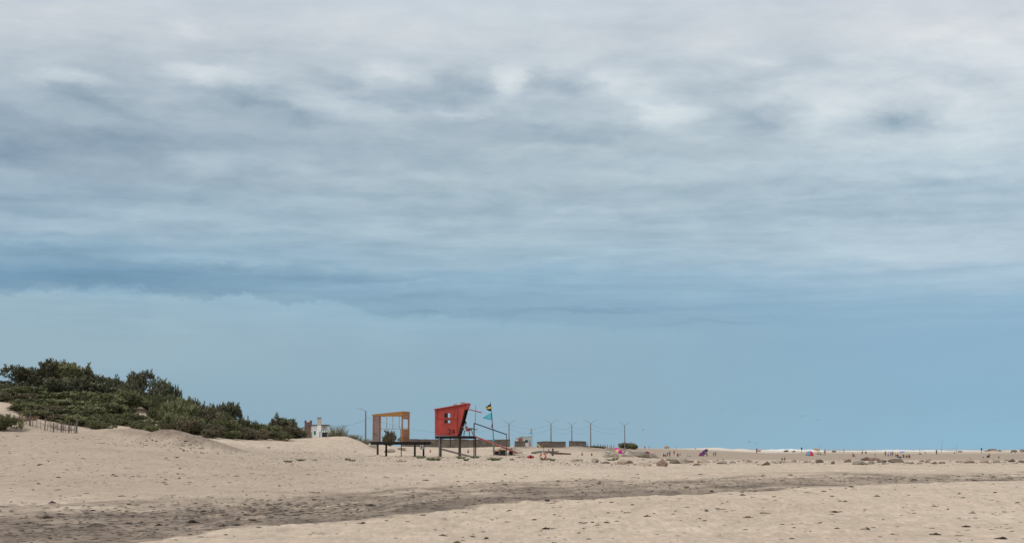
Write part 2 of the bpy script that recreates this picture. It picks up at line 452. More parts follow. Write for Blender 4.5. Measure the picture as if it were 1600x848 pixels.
def ground_arr(x, y, fine=True):
    x = np.asarray(x, float); y = np.asarray(y, float)
    yy = np.maximum(y, 1.0)
    ly = np.log(yy)
    j = np.clip(np.searchsorted(TLY, ly) - 1, 0, len(TLY) - 2)
    h = TLY[j + 1] - TLY[j]; t = (ly - TLY[j]) / h
    t2, t3 = t * t, t * t * t
    xa = np.clip(x / yy, TX[0], TX[-1])
    i = np.clip(np.searchsorted(TX, xa) - 1, 0, len(TX) - 2)
    def colv(ii):
        return (2*t3-3*t2+1) * TZ[j, ii] + (t3-2*t2+t) * h * TM[ii, j] + (-2*t3+3*t2) * TZ[j+1, ii] + (t3-t2) * h * TM[ii, j+1]
    s = (xa - TX[i]) / (TX[i + 1] - TX[i])
    # Catmull-Rom style across the columns
    p1, p2 = colv(i), colv(i + 1)
    p0, p3 = colv(np.maximum(i - 1, 0)), colv(np.minimum(i + 2, len(TX) - 1))
    m1 = np.where((p1 - p0) * (p2 - p1) > 0, np.sign(p2 - p1) * np.minimum(np.abs(p2 - p0) / 2, 2 * np.minimum(np.abs(p1 - p0), np.abs(p2 - p1))), 0)
    m2 = np.where((p2 - p1) * (p3 - p2) > 0, np.sign(p2 - p1) * np.minimum(np.abs(p3 - p1) / 2, 2 * np.minimum(np.abs(p2 - p1), np.abs(p3 - p2))), 0)
    s2, s3 = s * s, s * s * s
    z = (2*s3-3*s2+1) * p1 + (s3-2*s2+s) * m1 + (-2*s3+3*s2) * p2 + (s3-s2) * m2
    damp = np.zeros_like(z)
    for px, Y, rx, ry, hh, dk in BUMPS:
        cx = (px - 800) / F * CT * Y
        d = ((x - cx) / rx) ** 2 + ((y - Y) / ry) ** 2
        e = np.exp(-d * 1.1)
        z = z + hh * e
        damp = np.maximum(damp, dk * np.clip(e * 1.4 - 0.15, 0, 1))  # also carries the shade painted on the hummock faces
    near = np.clip((y - 15) / 20, 0, 1) * np.clip((1000 - y) / 300, 0, 1)
    far = np.clip(1.0 - (y - 300) / 300, 0.35, 1)
    z = z + near * far * (0.16 * fbm(x / 9.0, y / 14.0, 3, 5) + 0.05 * fbm(x / 2.2, y / 3.0, 3, 21))
    if fine:
        q_ = x / np.maximum(y, 1); n_, f_ = np.interp(q_, BX, BNEAR), np.interp(q_, BX, BFAR)
        inr = np.clip((y - n_) / (0.05 * n_), 0, 1) * np.clip((f_ - y) / (0.2 * f_), 0, 1) * np.clip(y / 20, 0, 1)
        z = z - 0.07 * inr + inr * 0.06 * np.maximum(fbm(x / 1.2, y / 1.6, 3, 241, 0.6), -.25)
        # old tyre tracks running beside the runnel: shallow grooves with thrown-up rims
        for c_ in (.905, .865, .70, .665):
            d_ = (y - n_ * (c_ + .012 * np.sin(x / 9.0 + c_ * 20))) / .22
            z = z + near * np.clip(y / 24 - .9, 0, 1) * (.045 * np.exp(-(np.abs(d_) - 1.5) ** 2 * 1.5) - .035 * np.exp(-d_ ** 2)) * np.clip(.5 + 1.3 * fbm(x / 3.0, y / 40.0, 2, 311), 0, 1)
        z = z + near * 0.045 * fbm(x / 0.6, y / 0.9, 3, 41, 0.6)
        z = z + near * 0.055 * np.maximum(fbm(x / 1.5, y / 2.0, 4, 141, 0.68), -0.15)
        # trampled clods, strongest in places
        patch = np.clip(fbm(x / 6.0, y / 9.0, 3, 61) * 1.6 + 0.35, 0, 1)
        cl = np.clip(vn(x / 0.42, y / 0.6, 77) - 0.62, 0, 1) * 2.2
        z = z + near * patch * cl * 0.085 * np.clip(1 - (y - 150) / 120, 0.0, 1)
    return z, damp
def ground(x, y):
    return float(ground_arr(np.array([x]), np.array([y]), False)[0][0])
def hit(px, py, y0=30.0, y1=900.0):
    """where the line of sight through a photo point meets the sand"""
    d = ray(px, py)
    ys = np.exp(np.linspace(math.log(y0), math.log(y1), 500))
    zr = HCAM + d.z / d.y * ys
    zg = ground_arr(d.x / d.y * ys, ys, False)[0]
    k = np.nonzero(zr <= zg)[0]
    Y = float(ys[k[0]]) if len(k) else y1
    x = d.x / d.y * Y
    return x, Y, ground(x, Y)
def at(px, Y, py=700):
    d = ray(px, py)
    x = d.x / d.y * Y
    return x, Y, ground(x, Y)

def sand_sheet():
    az_f = np.linspace(-0.40, 0.40, 860)
    side = 0.40 + (math.pi - 0.40) * np.linspace(0, 1, 60)[1:] ** 1.6
    az = np.concatenate([-side[::-1], az_f, side])
    rr = np.concatenate([np.geomspace(0.3, 22, 24)[:-1], np.geomspace(22, 260, 900)[:-1], np.geomspace(260, 1300, 260)[:-1], np.geomspace(1300, 30000, 24)])
    A, R = np.meshgrid(az, rr)
    x, y = R * np.sin(A), R * np.cos(A)
    z, damp = ground_arr(x, y)
    na, nr = len(az), len(rr)
    me = bpy.data.meshes.new('sand')
    V = np.stack([x, y, z], -1).reshape(-1, 3)
    i = np.arange(nr - 1)[:, None] * na + np.arange(na - 1)[None, :]
    q = np.stack([i, i + 1, i + 1 + na, i + na], -1).reshape(-1, 4)[:, ::-1]
    nv, nf = len(V), len(q)
    me.vertices.add(nv); me.vertices.foreach_set('co', V.ravel())
    me.loops.add(nf * 4); me.loops.foreach_set('vertex_index', q.ravel().astype(np.int32))
    me.polygons.add(nf)
    me.polygons.foreach_set('loop_start', np.arange(nf, dtype=np.int32) * 4)
    me.polygons.foreach_set('use_smooth', np.ones(nf, bool))
    me.update(calc_edges=True)
    # colour masks of the sand: r = wet runnel, g = pale dry dune sand, b = damp heaps and painted hummock shade, a = shingle strip
    xa = x / np.maximum(y, 1)
    nb, fb = np.interp(xa, BX, BNEAR), np.interp(xa, BX, BFAR)
    wob = 1 + 0.06 * fbm(x / 7, y / 16, 3, 91)
    yw = y * wob
    wet = np.clip((yw - nb) / (0.06 * nb), 0, 1) * np.clip((fb * 1.06 - yw) / (0.40 * fb), 0, 1)
    wet = wet * np.clip(y / 5, 0, 1)
    core = np.clip(1 - np.abs(yw - (nb * 0.38 + fb * 0.62)) / (0.30 * fb), 0, 1)
    wet = wet * (0.62 + 0.38 * core)
    pale = np.clip((y - 560) / 120, 0, 1) * np.clip((xa - 0.085) / 0.02, 0, 1) * np.clip((0.17 - xa) / 0.02, 0, 1)
    pxs = xa / CT * F + 800
    sh = np.clip((pxs - 330) / 120, 0, 1) * np.clip((y - 125) / 10, 0, 1) * np.clip((172 - y) / 14, 0, 1) * np.clip((1100 - pxs) / 150, 0, 1)
    sh = np.maximum(sh, np.clip((pxs - 800) / 60, 0, 1) * np.clip((y - 168) / 12, 0, 1) * np.clip((262 - y) / 30, 0, 1) * 0.7)
    flat = np.clip((y - 255) / 60, 0, 1) * np.clip((640 - y) / 60, 0, 1) * np.clip((pxs - 760) / 80, 0, 1) * 0.5
    dirty = 0.30 * np.clip((-0.02 - xa) / 0.10, 0, 1) * np.clip((y - 45) / 25, 0, 1) * np.clip((160 - y) / 20, 0, 1)
    damp = np.maximum(np.maximum(damp, flat), dirty)
    run = np.clip((yw - nb) / (fb - nb), -3, 4)
    ra = me.attributes.new('runnel', 'FLOAT', 'POINT'); ra.data.foreach_set('value', run.reshape(-1).astype(np.float32))
    ca = me.color_attributes.new('stain_shade', 'FLOAT_COLOR', 'POINT')
    ca.data.foreach_set('color', np.stack([wet, pale, damp, sh], -1).reshape(-1).astype(np.float32))
    # material
    m = bpy.data.materials.new('beach_sand'); m.use_nodes = True
    b = NB(m.node_tree); bs = m.node_tree.nodes['Principled BSDF']
    po = b.n('ShaderNodeNewGeometry').outputs['Position']
    at_ = b.n('ShaderNodeAttribute', attribute_name='stain_shade')
    r_, g_, b_ = b.sep(at_.outputs['Color']); a_ = at_.outputs['Alpha']
    big = b.noise(b.vec('MULTIPLY', po, (0.10, 0.07, 0)), 1.0, 5.0, 0.6)
    mid = b.noise(b.vec('MULTIPLY', po, (1.1, 0.7, 0.5)), 1.0, 6.0, 0.65)
    fin = b.noise(b.vec('MULTIPLY', po, (6.0, 4.0, 3.0)), 1.0, 6.0, 0.7)
    spk = b.noise(b.vec('MULTIPLY', po, (3.2, 1.9, 1.5)), 1.0, 5.0, 0.7)
    dry = b.mix(b.rng(big, 0.3, 0.7), (0.515, 0.408, 0.310, 1), (0.61, 0.497, 0.388, 1))
    k = b.math('MULTIPLY', b.rng(mid, 0.25, 0.75, 0.84, 1.12), b.rng(fin, 0.2, 0.8, 0.86, 1.12))
    dry = b.vec('SCALE', dry, scale=k)
    # mottling and painted relief shading, stretched in depth into streaks
    s1 = b.noise(b.vec('MULTIPLY', po, (0.75, 0.16, 0)), 1.0, 6.0, 0.7)
    s2 = b.noise(b.vec('MULTIPLY', po, (2.4, 0.42, 0)), 1.0, 5.0, 0.7)
    s3 = b.noise(b.vec('MULTIPLY', po, (9.0, 0.9, 0)), 1.0, 4.0, 0.75)
    dry = b.vec('SCALE', dry, scale=b.math('MULTIPLY', b.math('MULTIPLY', b.rng(s1, 0.3, 0.7, 0.92, 1.06), b.rng(s2, 0.3, 0.7, 0.88, 1.10)), b.rng(s3, 0.3, 0.7, 0.84, 1.13)))
    # weed scraps and painted footprint shadows: sparse dark flecks
    fl = b.math('MULTIPLY', b.rng(spk, 0.60, 0.68, 0, 1), b.rng(big, 0.35, 0.6, 0.25, 0.8))
    dry = b.mix(b.math('MULTIPLY', fl, 0.55), dry, (0.20, 0.155, 0.12, 1))
    # wet runnel, broken into streaks and weed
    wn_ = b.noise(b.vec('MULTIPLY', po, (0.26, 0.13, 0)), 1.0, 7.0, 0.68)
    wf = b.math('MULTIPLY_ADD', b.math('SUBTRACT', wn_, 0.5), 2.3, b.math('MULTIPLY', r_, 1.15))
    rq = b.n('ShaderNodeAttribute', attribute_name='runnel').outputs['Fac']
    xq = b.sep(po)[0]
    rs = b.noise(b.comb(b.math('MULTIPLY', xq, 0.10), b.math('MULTIPLY', rq, 9.0), 0.0), 1.0, 6.0, 0.66)
    wf = b.math('MULTIPLY_ADD', b.math('SUBTRACT', rs, 0.5), b.rng(r_, 0.0, 0.25, 0.0, 2.4), wf)
    wf = b.rng(wf, 0.05, 0.95, 0, 1)
    wf = b.math('MULTIPLY', wf, b.rng(r_, 0.0, 0.22))
    w2 = b.noise(b.vec('MULTIPLY', po, (1.3, 0.30, 0)), 1.0, 6.0, 0.7)
    wetc = b.mix(b.rng(w2, 0.32, 0.66), (0.100, 0.074, 0.055, 1), (0.300, 0.222, 0.162, 1))
    wetc = b.mix(b.rng(rs, 0.36, 0.62, 0.55, 0), wetc, (0.075, 0.058, 0.046, 1))
    wetc = b.mix(b.rng(spk, 0.52, 0.66, 0, 0.8), wetc, (0.042, 0.034, 0.028, 1))
    c = b.mix(b.math('MULTIPLY', wf, 0.94), dry, wetc)
    # damp heaps and flats, and shade painted on the hummock
    c = b.mix(b.math('MULTIPLY', b_, b.rng(mid, 0.3, 0.7, 0.75, 1.0)), c, b.mix(b.rng(spk, 0.4, 0.65), (0.235, 0.178, 0.135, 1), (0.10, 0.078, 0.062, 1)))
    # shingle
    shn = b.noise(b.vec('MULTIPLY', po, (2.6, 1.6, 1.5)), 1.0, 4.0, 0.7)
    c = b.mix(b.math('MULTIPLY', a_, b.rng(shn, 0.5, 0.62, 0, 0.62)), c, (0.27, 0.235, 0.205, 1))
    c = b.mix(b.math('MULTIPLY', a_, b.rng(shn, 0.40, 0.30, 0, 0.35)), c, (0.66, 0.60, 0.54, 1))
    c = b.mix(b.math('MULTIPLY', g_, 0.75), c, (0.70, 0.62, 0.54, 1))
    b.put(bs.inputs['Base Color'], c)
    b.put(bs.inputs['Roughness'], b.rng(wf, 0, 1, 0.95, 0.72))
    bs.inputs['Specular IOR Level'].default_value = 0.15
    bp = b.n('ShaderNodeBump'); bp.inputs['Strength'].default_value = 0.7; bp.inputs['Distance'].default_value = 0.05
    b.put(bp.inputs['Height'], b.math('MULTIPLY_ADD', fin, 0.6, mid))
    b.put(bs.inputs['Normal'], bp.outputs[0])
    o = link_mesh('ground', me, m)
    set_props(o, kind='structure')
    return o
sand_sheet()

# ------------------------------------------------------------------ sea and surf
def sea():
    mb = MB()
    x0, x1 = -2000.0, 30000.0
    ys = [880, 1500, 2500, 5000, 12000, 40000]
    xs = [-2000, 0, 400, 900, 2000, 6000, 30000]
    vs = [(x, y, -0.9) for y in ys for x in xs]
    n = len(xs)
    mb.add(vs, [(j * n + i, j * n + i + 1, (j + 1) * n + i + 1, (j + 1) * n + i) for j in range(len(ys) - 1) for i in range(n - 1)])
    m = bpy.data.materials.new('sea_water'); m.use_nodes = True
    b = NB(m.node_tree); bs = m.node_tree.nodes['Principled BSDF']
    po = b.n('ShaderNodeNewGeometry').outputs['Position']
    f = b.noise(b.vec('MULTIPLY', po, (0.01, 0.03, 0)), 1.0, 6.0, 0.6)
    b.put(bs.inputs['Base Color'], b.mix(b.rng(f, 0.5, 0.6), (0.10, 0.16, 0.19, 1), (0.6, 0.62, 0.62, 1)))
    bs.inputs['Roughness'].default_value = 0.25
    bp = b.n('ShaderNodeBump'); bp.inputs['Strength'].default_value = 1.0; bp.inputs['Distance'].default_value = 1.0
    b.put(bp.inputs['Height'], b.noise(b.vec('MULTIPLY', po, (0.15, 0.5, 0)), 1.0, 5.0, 0.6))
    b.put(bs.inputs['Normal'], bp.outputs[0])
    o = mb.build('sea', m); set_props(o, kind='structure')
sea()

FOAM = mat('sea_foam', (0.70, 0.71, 0.70), 0.7, 0.12, 0.15, bump=0.5, bscale=1.5)
def breaker(px0, px1, Y, h, seed, label):
    """a long breaking wave, white along its crest"""
    x0, x1 = at(px0, Y)[0], at(px1, Y)[0]
    n = 160
    xs = np.linspace(x0, x1, n)
    t = np.linspace(0, 1, n)
    env = np.clip(np.minimum(t, 1 - t) * 9, 0, 1) ** 0.6
    hh = h * env * (0.66 + 0.5 * fbm(xs / 22.0, xs * 0 + seed, 4, seed, 0.6))
    prof = [(-9, 0), (-5, .32), (-2.2, .74), (-.8, .97), (.6, 1.0), (2.5, .72), (6, .3), (11, 0)]
    mb = MB()
    vs = []
    for i in range(n):
        wob = 2.5 * math.sin(xs[i] / 17.0 + seed)
        for dy, k in prof:
            kk = hh[i] * k * (1 + 0.12 * math.sin(i * 1.7 + dy * 3))
            vs.append((xs[i], Y + dy + wob, -1.1 + max(kk, 0.0) * 1.0))
    w = len(prof)
    mb.add(vs, [(i * w + j, i * w + j + 1, (i + 1) * w + j + 1, (i + 1) * w + j) for i in range(n - 1) for j in range(w - 1)])
    o = mb.build('breaking_wave', FOAM, smooth=True)
    set_props(o, label, 'breaking wave', 'white breakers behind the beach')
breaker(1165, 1300, 1350, 2.9, 3, 'long white breaker behind the red and blue beach tent')
breaker(1290, 1360, 1500, 2.1, 5, 'low white breaker between the beach tent and the pair seated on the berm')
breaker(1335, 1480, 1400, 2.6, 8, 'tallest long white breaker behind the group under the magenta and cyan umbrella')
breaker(1440, 1545, 1560, 1.9, 12, 'thin low white breaker behind the two fishing rods')
breaker(1530, 1760, 1650, 1.8, 15, 'faint breaker at the right edge behind the stony mound')

# ------------------------------------------------------------------ vegetation
def leaf_material(name, base, tip, dead=None, deadf=0.0):
    m = bpy.data.materials.new(name); m.use_nodes = True
    b = NB(m.node_tree); bs = m.node_tree.nodes['Principled BSDF']
    a = b.n('ShaderNodeAttribute', attribute_name='leaf')
    r_, g_, b_ = b.sep(a.outputs['Color'])
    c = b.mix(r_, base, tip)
    if dead is not None: c = b.mix(b.math('MULTIPLY', b.math('GREATER_THAN', g_, 1 - deadf), 0.85), c, dead)
    oi = b.n('ShaderNodeObjectInfo').outputs['Random']
    c = b.vec('SCALE', c, scale=b.rng(oi, 0, 1, 0.82, 1.2))
    b.put(bs.inputs['Base Color'], c)
    bs.inputs['Roughness'].default_value = 0.75
    bs.inputs['Specular IOR Level'].default_value = 0.15
    return m
L_DARK = leaf_material('tamarisk_leaf', (0.068, 0.073, 0.045, 1), (0.18, 0.185, 0.110, 1), (0.22, 0.165, 0.125, 1), 0.12)
L_GREEN = leaf_material('acacia_leaf', (0.078, 0.084, 0.042, 1), (0.255, 0.26, 0.13, 1), (0.17, 0.14, 0.08, 1), 0.06)
L_GRASS = leaf_material('dune_grass_blade', (0.13, 0.125, 0.070, 1), (0.27, 0.235, 0.135, 1), (0.33, 0.26, 0.16, 1), 0.3)
L_RUST = leaf_material('dry_grass_blade', (0.22, 0.13, 0.075, 1), (0.34, 0.21, 0.12, 1))
L_WEED = leaf_material('beach_plant_leaf', (0.13, 0.145, 0.085, 1), (0.25, 0.265, 0.165, 1), (0.28, 0.22, 0.14, 1), 0.15)
L_BRUSH = leaf_material('dry_twig', (0.16, 0.13, 0.11, 1), (0.26, 0.22, 0.185, 1))
L_OLIVE = leaf_material('olive_leaf', (0.085, 0.082, 0.050, 1), (0.23, 0.215, 0.130, 1), (0.26, 0.19, 0.13, 1), 0.25)
WOODY = mat('shrub_wood', (0.12, 0.085, 0.06), 0.9, 0.3, 5)

def quads_mesh(name, c, d, s, lw, attr):
    """leaf-sized quads: centre c, direction d, side s, (length, width), colour attribute"""
    L, Wd = lw[:, :1], lw[:, 1:]
    p0 = c - s * Wd * .5; p1 = c + s * Wd * .5
    p2 = c + d * L + s * Wd * .32; p3 = c + d * L - s * Wd * .32
    V = np.stack([p0, p1, p2, p3], 1).reshape(-1, 3)
    n = len(c)
    me = bpy.data.meshes.new(name)
    me.vertices.add(n * 4); me.vertices.foreach_set('co', V.ravel())
    me.loops.add(n * 4); me.loops.foreach_set('vertex_index', np.arange(n * 4, dtype=np.int32))
    me.polygons.add(n); me.polygons.foreach_set('loop_start', np.arange(n, dtype=np.int32) * 4)
    me.update(calc_edges=True)
    ca = me.color_attributes.new('leaf', 'FLOAT_COLOR', 'POINT')
    col = np.concatenate([attr, np.ones((n, 4 - attr.shape[1]))], 1)
    ca.data.foreach_set('color', np.repeat(col, 4, 0).astype(np.float32).ravel())
    return me
def unit(v): return v / np.maximum(np.linalg.norm(v, axis=-1, keepdims=True), 1e-6)

def crown_mesh(name, seed, nclump, per, ll, lwid, upright, holes=0.0, flat=1.0):
    """dome of ragged leaf sprays in a 1 x 1 x 1 box standing on z=0"""
    r = np.random.default_rng(seed)
    # lumps make an uneven outline
    nl = 9
    lp = np.stack([r.uniform(-.36, .36, nl), r.uniform(-.34, .34, nl), r.uniform(.25, .68, nl) * flat], 1)
    lr = r.uniform(.15, .29, nl)
    lp[0] = (0, 0, .42); lr[0] = .36
    k = r.integers(0, nl, nclump)
    u = unit(r.normal(size=(nclump, 3)))
    rad = r.uniform(0.45, 1.0, nclump) ** 0.5
    cc = lp[k] + u * (lr[k] * rad)[:, None]
    cc[:, 2] = np.abs(cc[:, 2])
    # spires standing out of the top
    ns = nclump // 9
    top = cc[np.argsort(-cc[:, 2])[:nclump // 2]]
    sp = top[r.integers(0, len(top), ns)] + np.stack([r.normal(0, .03, ns), r.normal(0, .03, ns), r.uniform(.03, .14, ns)], 1)
    cc = np.concatenate([cc, sp])
    cu = np.concatenate([u, np.tile([[0, 0, 1.0]], (ns, 1))])
    nc = len(cc)
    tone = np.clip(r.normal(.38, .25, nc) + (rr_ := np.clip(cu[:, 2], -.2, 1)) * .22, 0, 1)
    dead = r.uniform(0, 1, nc)
    ax = unit(cu * .8 + np.array([0, 0, upright]) + r.normal(0, .25, (nc, 3)))
    ii = np.repeat(np.arange(nc), per)
    N = len(ii)
    d = unit(ax[ii] + r.normal(0, .55, (N, 3)))
    c = cc[ii] + ax[ii] * r.uniform(-.03, .07, (N, 1)) + r.normal(0, .018, (N, 3))
    c[:, 2] = np.maximum(c[:, 2], 0.0)
    s = unit(np.cross(d, r.normal(size=(N, 3))))
    lw = np.stack([r.uniform(.6, 1.3, N) * ll, r.uniform(.7, 1.3, N) * lwid], 1)
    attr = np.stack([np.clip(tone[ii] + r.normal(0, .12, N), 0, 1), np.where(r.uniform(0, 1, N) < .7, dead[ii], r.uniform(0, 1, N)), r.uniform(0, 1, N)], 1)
    return quads_mesh(name, c, d, s, lw, attr)

def stems_mesh(name, seed, n=9):
    r = random.Random(seed); mb = MB()
    for i in range(n):
        a = r.uniform(0, 6.28); q = r.uniform(.12, .36)
        p = Vector((math.cos(a) * .05, math.sin(a) * .05, -.06)); e = Vector((math.cos(a) * q, math.sin(a) * q, r.uniform(.45, .8)))
        m_ = p.lerp(e, .5) + Vector((r.uniform(-.05, .05), r.uniform(-.05, .05), .06))
        mb.tube([p, m_, e], [.020, .013, .005], 5)
    return mb.mesh(name, True)

TALL = [(crown_mesh('foliage', 100 + i, 300, 15, .075, .026, .75), stems_mesh('stem', 200 + i)) for i in range(5)]
LOW = [(crown_mesh('foliage', 300 + i, 360, 15, .10, .018, 2.6, flat=.8), stems_mesh('stem', 400 + i, 6)) for i in range(4)]
SLEEVE = 0
def shrub(px, Y, w, top, kind, label, group=None, cat='shrub', name=None, depth=None, var=None, sink=.12):
    """w in photo pixels, top = photo row of its highest twig"""
    x, _, z = at(px, Y)
    wm = w * Y / F
    zt = P(px, top, Y).z
    h = max(zt - z, 0.4) + sink
    v = RND.randrange(len(TALL if kind == 'T' else LOW)) if var is None else var
    f, s = (TALL if kind == 'T' else LOW)[v]
    o = thing(name or ('tamarisk_bush' if kind == 'T' else 'dune_shrub'), label, cat, (x, Y, z - sink), RND.uniform(0, 6.28), group)
    o.scale = (wm * 1.12, (depth or wm) * 1.12, h * (1.04 if kind == 'T' else 1.12))
    fo = link_mesh('foliage', f, L_DARK if kind == 'T' else L_GREEN, o)
    if RND.random() < (.22 if kind == 'G' else .15):
        fo.material_slots[0].link = 'OBJECT'; fo.material_slots[0].material = L_OLIVE if kind == 'G' else L_GREEN
    link_mesh('stem', s, WOODY, o)
    return o

GT, GG = 'tall dark bushes along the dune crest', 'low green shrubs covering the dune slope'
LT = 'dark feathery bush in the thicket along the dune crest'
LG = 'low green shrub in the cover on the dune slope'
T_LIST = [  # px, Y, width, top, own label
 (2, 188, 46, 594, 'dark bush at the far left end of the dune crest, cut by the edge'),
 (33, 190, 50, 572, 'dark bush with one round-headed shoot standing above its left end'),
 (18, 184, 46, 600, None), (60, 186, 52, 586, None), (84, 192, 54, 564, 'tallest dark bush of the dune crest, with a thin spire at its top'),
 (108, 190, 50, 567, 'broad dark bush just right of the tallest one on the dune crest'), (133, 190, 44, 575, None), (95, 182, 54, 590, None), (126, 182, 56, 592, None),
 (152, 191, 40, 584, None), (176, 189, 40, 588, None), (158, 183, 50, 600, None), (192, 184, 46, 599, None),
 (215, 190, 34, 580, 'twin-topped dark bush above the bare sand chute on the dune'),
 (202, 188, 30, 590, None), (256, 190, 36, 590, 'dark bush leaning out to the right where the dune crest drops'),
 (240, 184, 46, 606, None), (268, 185, 22, 598, None),
 (286, 186, 26, 624, None), (304, 188, 26, 621, 'small upright dark bush first down the slope right of the crest'),
 (318, 186, 20, 630, None), (334, 188, 24, 629, 'open dark bush left of the last one on the lower slope'),
 (357, 188, 34, 629, 'rounded dark bush, last and largest on the lower dune slope'),
 (344, 184, 26, 645, None), (441, 196, 46, 647, 'lone round-topped bush with sky showing between its boughs near the white house'),]
for px, Y, w, top, lab in T_LIST:
    shrub(px, Y, w, top, 'T', lab or LT, GT)
G_LIST = [
 (178, 168, 30, 646, None), (192, 164, 34, 652, None), (224, 161, 34, 659, None), (234, 160, 24, 664, None), (170, 163, 26, 654, None), (258, 165, 18, 660, None), (262, 172, 30, 640, None), (243, 176, 22, 632, None), (232, 182, 26, 614, None),
 (48, 162, 60, 628, None), (75, 160, 70, 632, None), (108, 160, 70, 636, None), (60, 157, 50, 640, None), (92, 156, 60, 645, None), (125, 156, 60, 646, None), (150, 154, 40, 655, None), (140, 165, 60, 632, None), (152, 161, 40, 645, None),
 (20, 176, 60, 612, None), (40, 170, 60, 622, None), (295, 165, 40, 652, None), (270, 167, 40, 645, None), (330, 164, 30, 668, None), (385, 172, 40, 668, None), (410, 176, 40, 672, None),
 (155, 176, 60, 612, None), (195, 180, 50, 606, None), (120, 183, 60, 600, None), (60, 181, 60, 602, None), (25, 180, 50, 604, None),
 (40, 181, 70, 614, None), (85, 178, 80, 612, None), (130, 178, 80, 612, None), (175, 179, 70, 615, None), (60, 174, 70, 624, None), (110, 173, 90, 622, None),
 (150, 171, 90, 626, None),  (100, 166, 120, 634, 'broad low green shrub mat nearest the paling fence'), (60, 167, 60, 636, None), (140, 165, 70, 641, None),
 (150, 160, 36, 650, None), (198, 166, 44, 644, 'green shrub mound between the two bare sand chutes'), (226, 163, 40, 654, None), 
 (272, 180, 50, 618, None), (285, 174, 60, 627, 'bright green shrub mound right of the upper sand chute'), (310, 174, 56, 634, None), (275, 170, 36, 640, None), (300, 168, 50, 648, None),
 (330, 178, 60, 642, None), (345, 172, 60, 652, None), (322, 167, 44, 662, None), (370, 180, 50, 652, None), (372, 172, 44, 664, None), (352, 168, 36, 670, None),
 (392, 182, 46, 661, None), (415, 182, 44, 662, None), (400, 176, 50, 668, None), (440, 186, 50, 664, None), (430, 180, 40, 672, None), (462, 188, 40, 669, 'low green shrub at the right end of the thicket beside the white house'),
 (2, 136, 40, 646, 'small green shrub at the left edge beside the paling fence'), (-16, 137, 40, 642, None), (300, 181, 50, 640, None), (250, 181, 40, 616, None),
 (607, 208, 18, 672, 'dark green bush seen through the unfinished timber cabin'),
 (979, 560, 20, 690, 'grey-green rounded bush at the foot of the last street lamp'), (991, 556, 12, 692.5, 'smaller grey-green bush right of the one at the last street lamp'),
]
for px, Y, w, top, lab in G_LIST:
    if px < 500: Y = Y if Y < 150 else Y
    shrub(px, Y, w, top, 'G', lab or LG, GG if px < 500 else None)

def tuft_mesh(name, seed, n, spread, lean, width, curve=.25):
    r = np.random.default_rng(seed)
    segs = 3
    a = r.uniform(0, 6.283, n); rad = spread * np.sqrt(r.uniform(0, 1, n))
    base = np.stack([np.cos(a) * rad, np.sin(a) * rad, np.zeros(n)], 1)
    out = np.stack([np.cos(a), np.sin(a), np.zeros(n)], 1) + r.normal(0, .35, (n, 3)); out[:, 2] = 0
    H = r.uniform(.45, 1.0, n)
    cs, ds, ss, lws, ats = [], [], [], [], []
    for k in range(segs):
        t0, t1 = k / segs, (k + 1) / segs
        def pt(t): return base + out * (lean * (t * .5 + curve * 2 * t * t) * H)[:, None] + np.stack([0 * H, 0 * H, H * t * (1 - .15 * t)], 1)
        p, q = pt(t0), pt(t1)
        d = q - p; L = np.linalg.norm(d, axis=1)
        cs.append(p); ds.append(unit(d)); ss.append(unit(np.cross(d, r.normal(size=(n, 3)))))
        lws.append(np.stack([L * 1.05, np.full(n, width * (1 - .25 * k))], 1))
        ats.append(np.stack([np.clip(r.normal(.25 + .3 * t0, .2, n), 0, 1), r.uniform(0, 1, n), r.uniform(0, 1, n)], 1))
    return quads_mesh(name, *(np.concatenate(q) for q in (cs, ds, ss, lws, ats)))
GRASS = [tuft_mesh('dune_grass', 500 + i, 220, .30, .30, .016) for i in range(3)]
WEED = [tuft_mesh('beach_plant', 520 + i, 150, .40, .42, .055) for i in range(3)]
BRUSH = [tuft_mesh('dry_brush', 540 + i, 80, .35, .55, .02, .1) for i in range(2)]
def tuft(px, py, w, h, lib, m, name, label, cat, group=None, Y=None):
    if Y is None: x, Y, z = hit(px, py)
    else: x, _, z = at(px, Y)
    k = Y / F
    me = RND.choice(lib)
    o = link_mesh(name, me, m)
    if o.data.materials[0] != m:
        o.material_slots[0].link = 'OBJECT'; o.material_slots[0].material = m
    o.location = (x, Y, z - .03); o.rotation_euler = (0, 0, RND.uniform(0, 6.28)); o.scale = (w * k, w * k, h * k)
    return set_props(o, label, cat, group, 'thing')
GRP = 'pale dune grass tufts behind the unfinished cabin'
tuft(526, 688, 26, 23, GRASS, L_GRASS, 'dune_grass', 'largest pale dune grass tussock, right of the white house', 'grass tussock', GRP, 187)
tuft(536, 688, 18, 20, GRASS, L_GRASS, 'dune_grass', 'pale grass tussock leaning against the right of the largest one', 'grass tussock', GRP, 189)
tuft(517, 688, 16, 16, GRASS, L_GRASS, 'dune_grass', 'short pale grass tussock at the left foot of the largest one', 'grass tussock', GRP, 188)
for px, w, h, Y in ((549, 16, 13, 189), (558, 18, 15, 190), (567, 16, 12, 189), (577, 14, 14, 188), (553, 20, 9, 186), (571, 20, 9, 186), (583, 16, 10, 188)):
    tuft(px, 0, w, h, GRASS, L_GRASS, 'dune_grass', 'thin pale grass tuft on the dune between the big tussock and the unfinished cabin', 'grass tussock', GRP, Y)
tuft(47, 0, 26, 9, GRASS, L_RUST, 'dry_grass', 'rust brown dry grass overhanging the small sand hummock behind the paling fence', 'grass tussock', None, 139)
tuft(40, 0, 14, 7, GRASS, L_RUST, 'dry_grass', 'smaller rust brown grass at the left of the hummock behind the paling fence', 'grass tussock', None, 138.4)
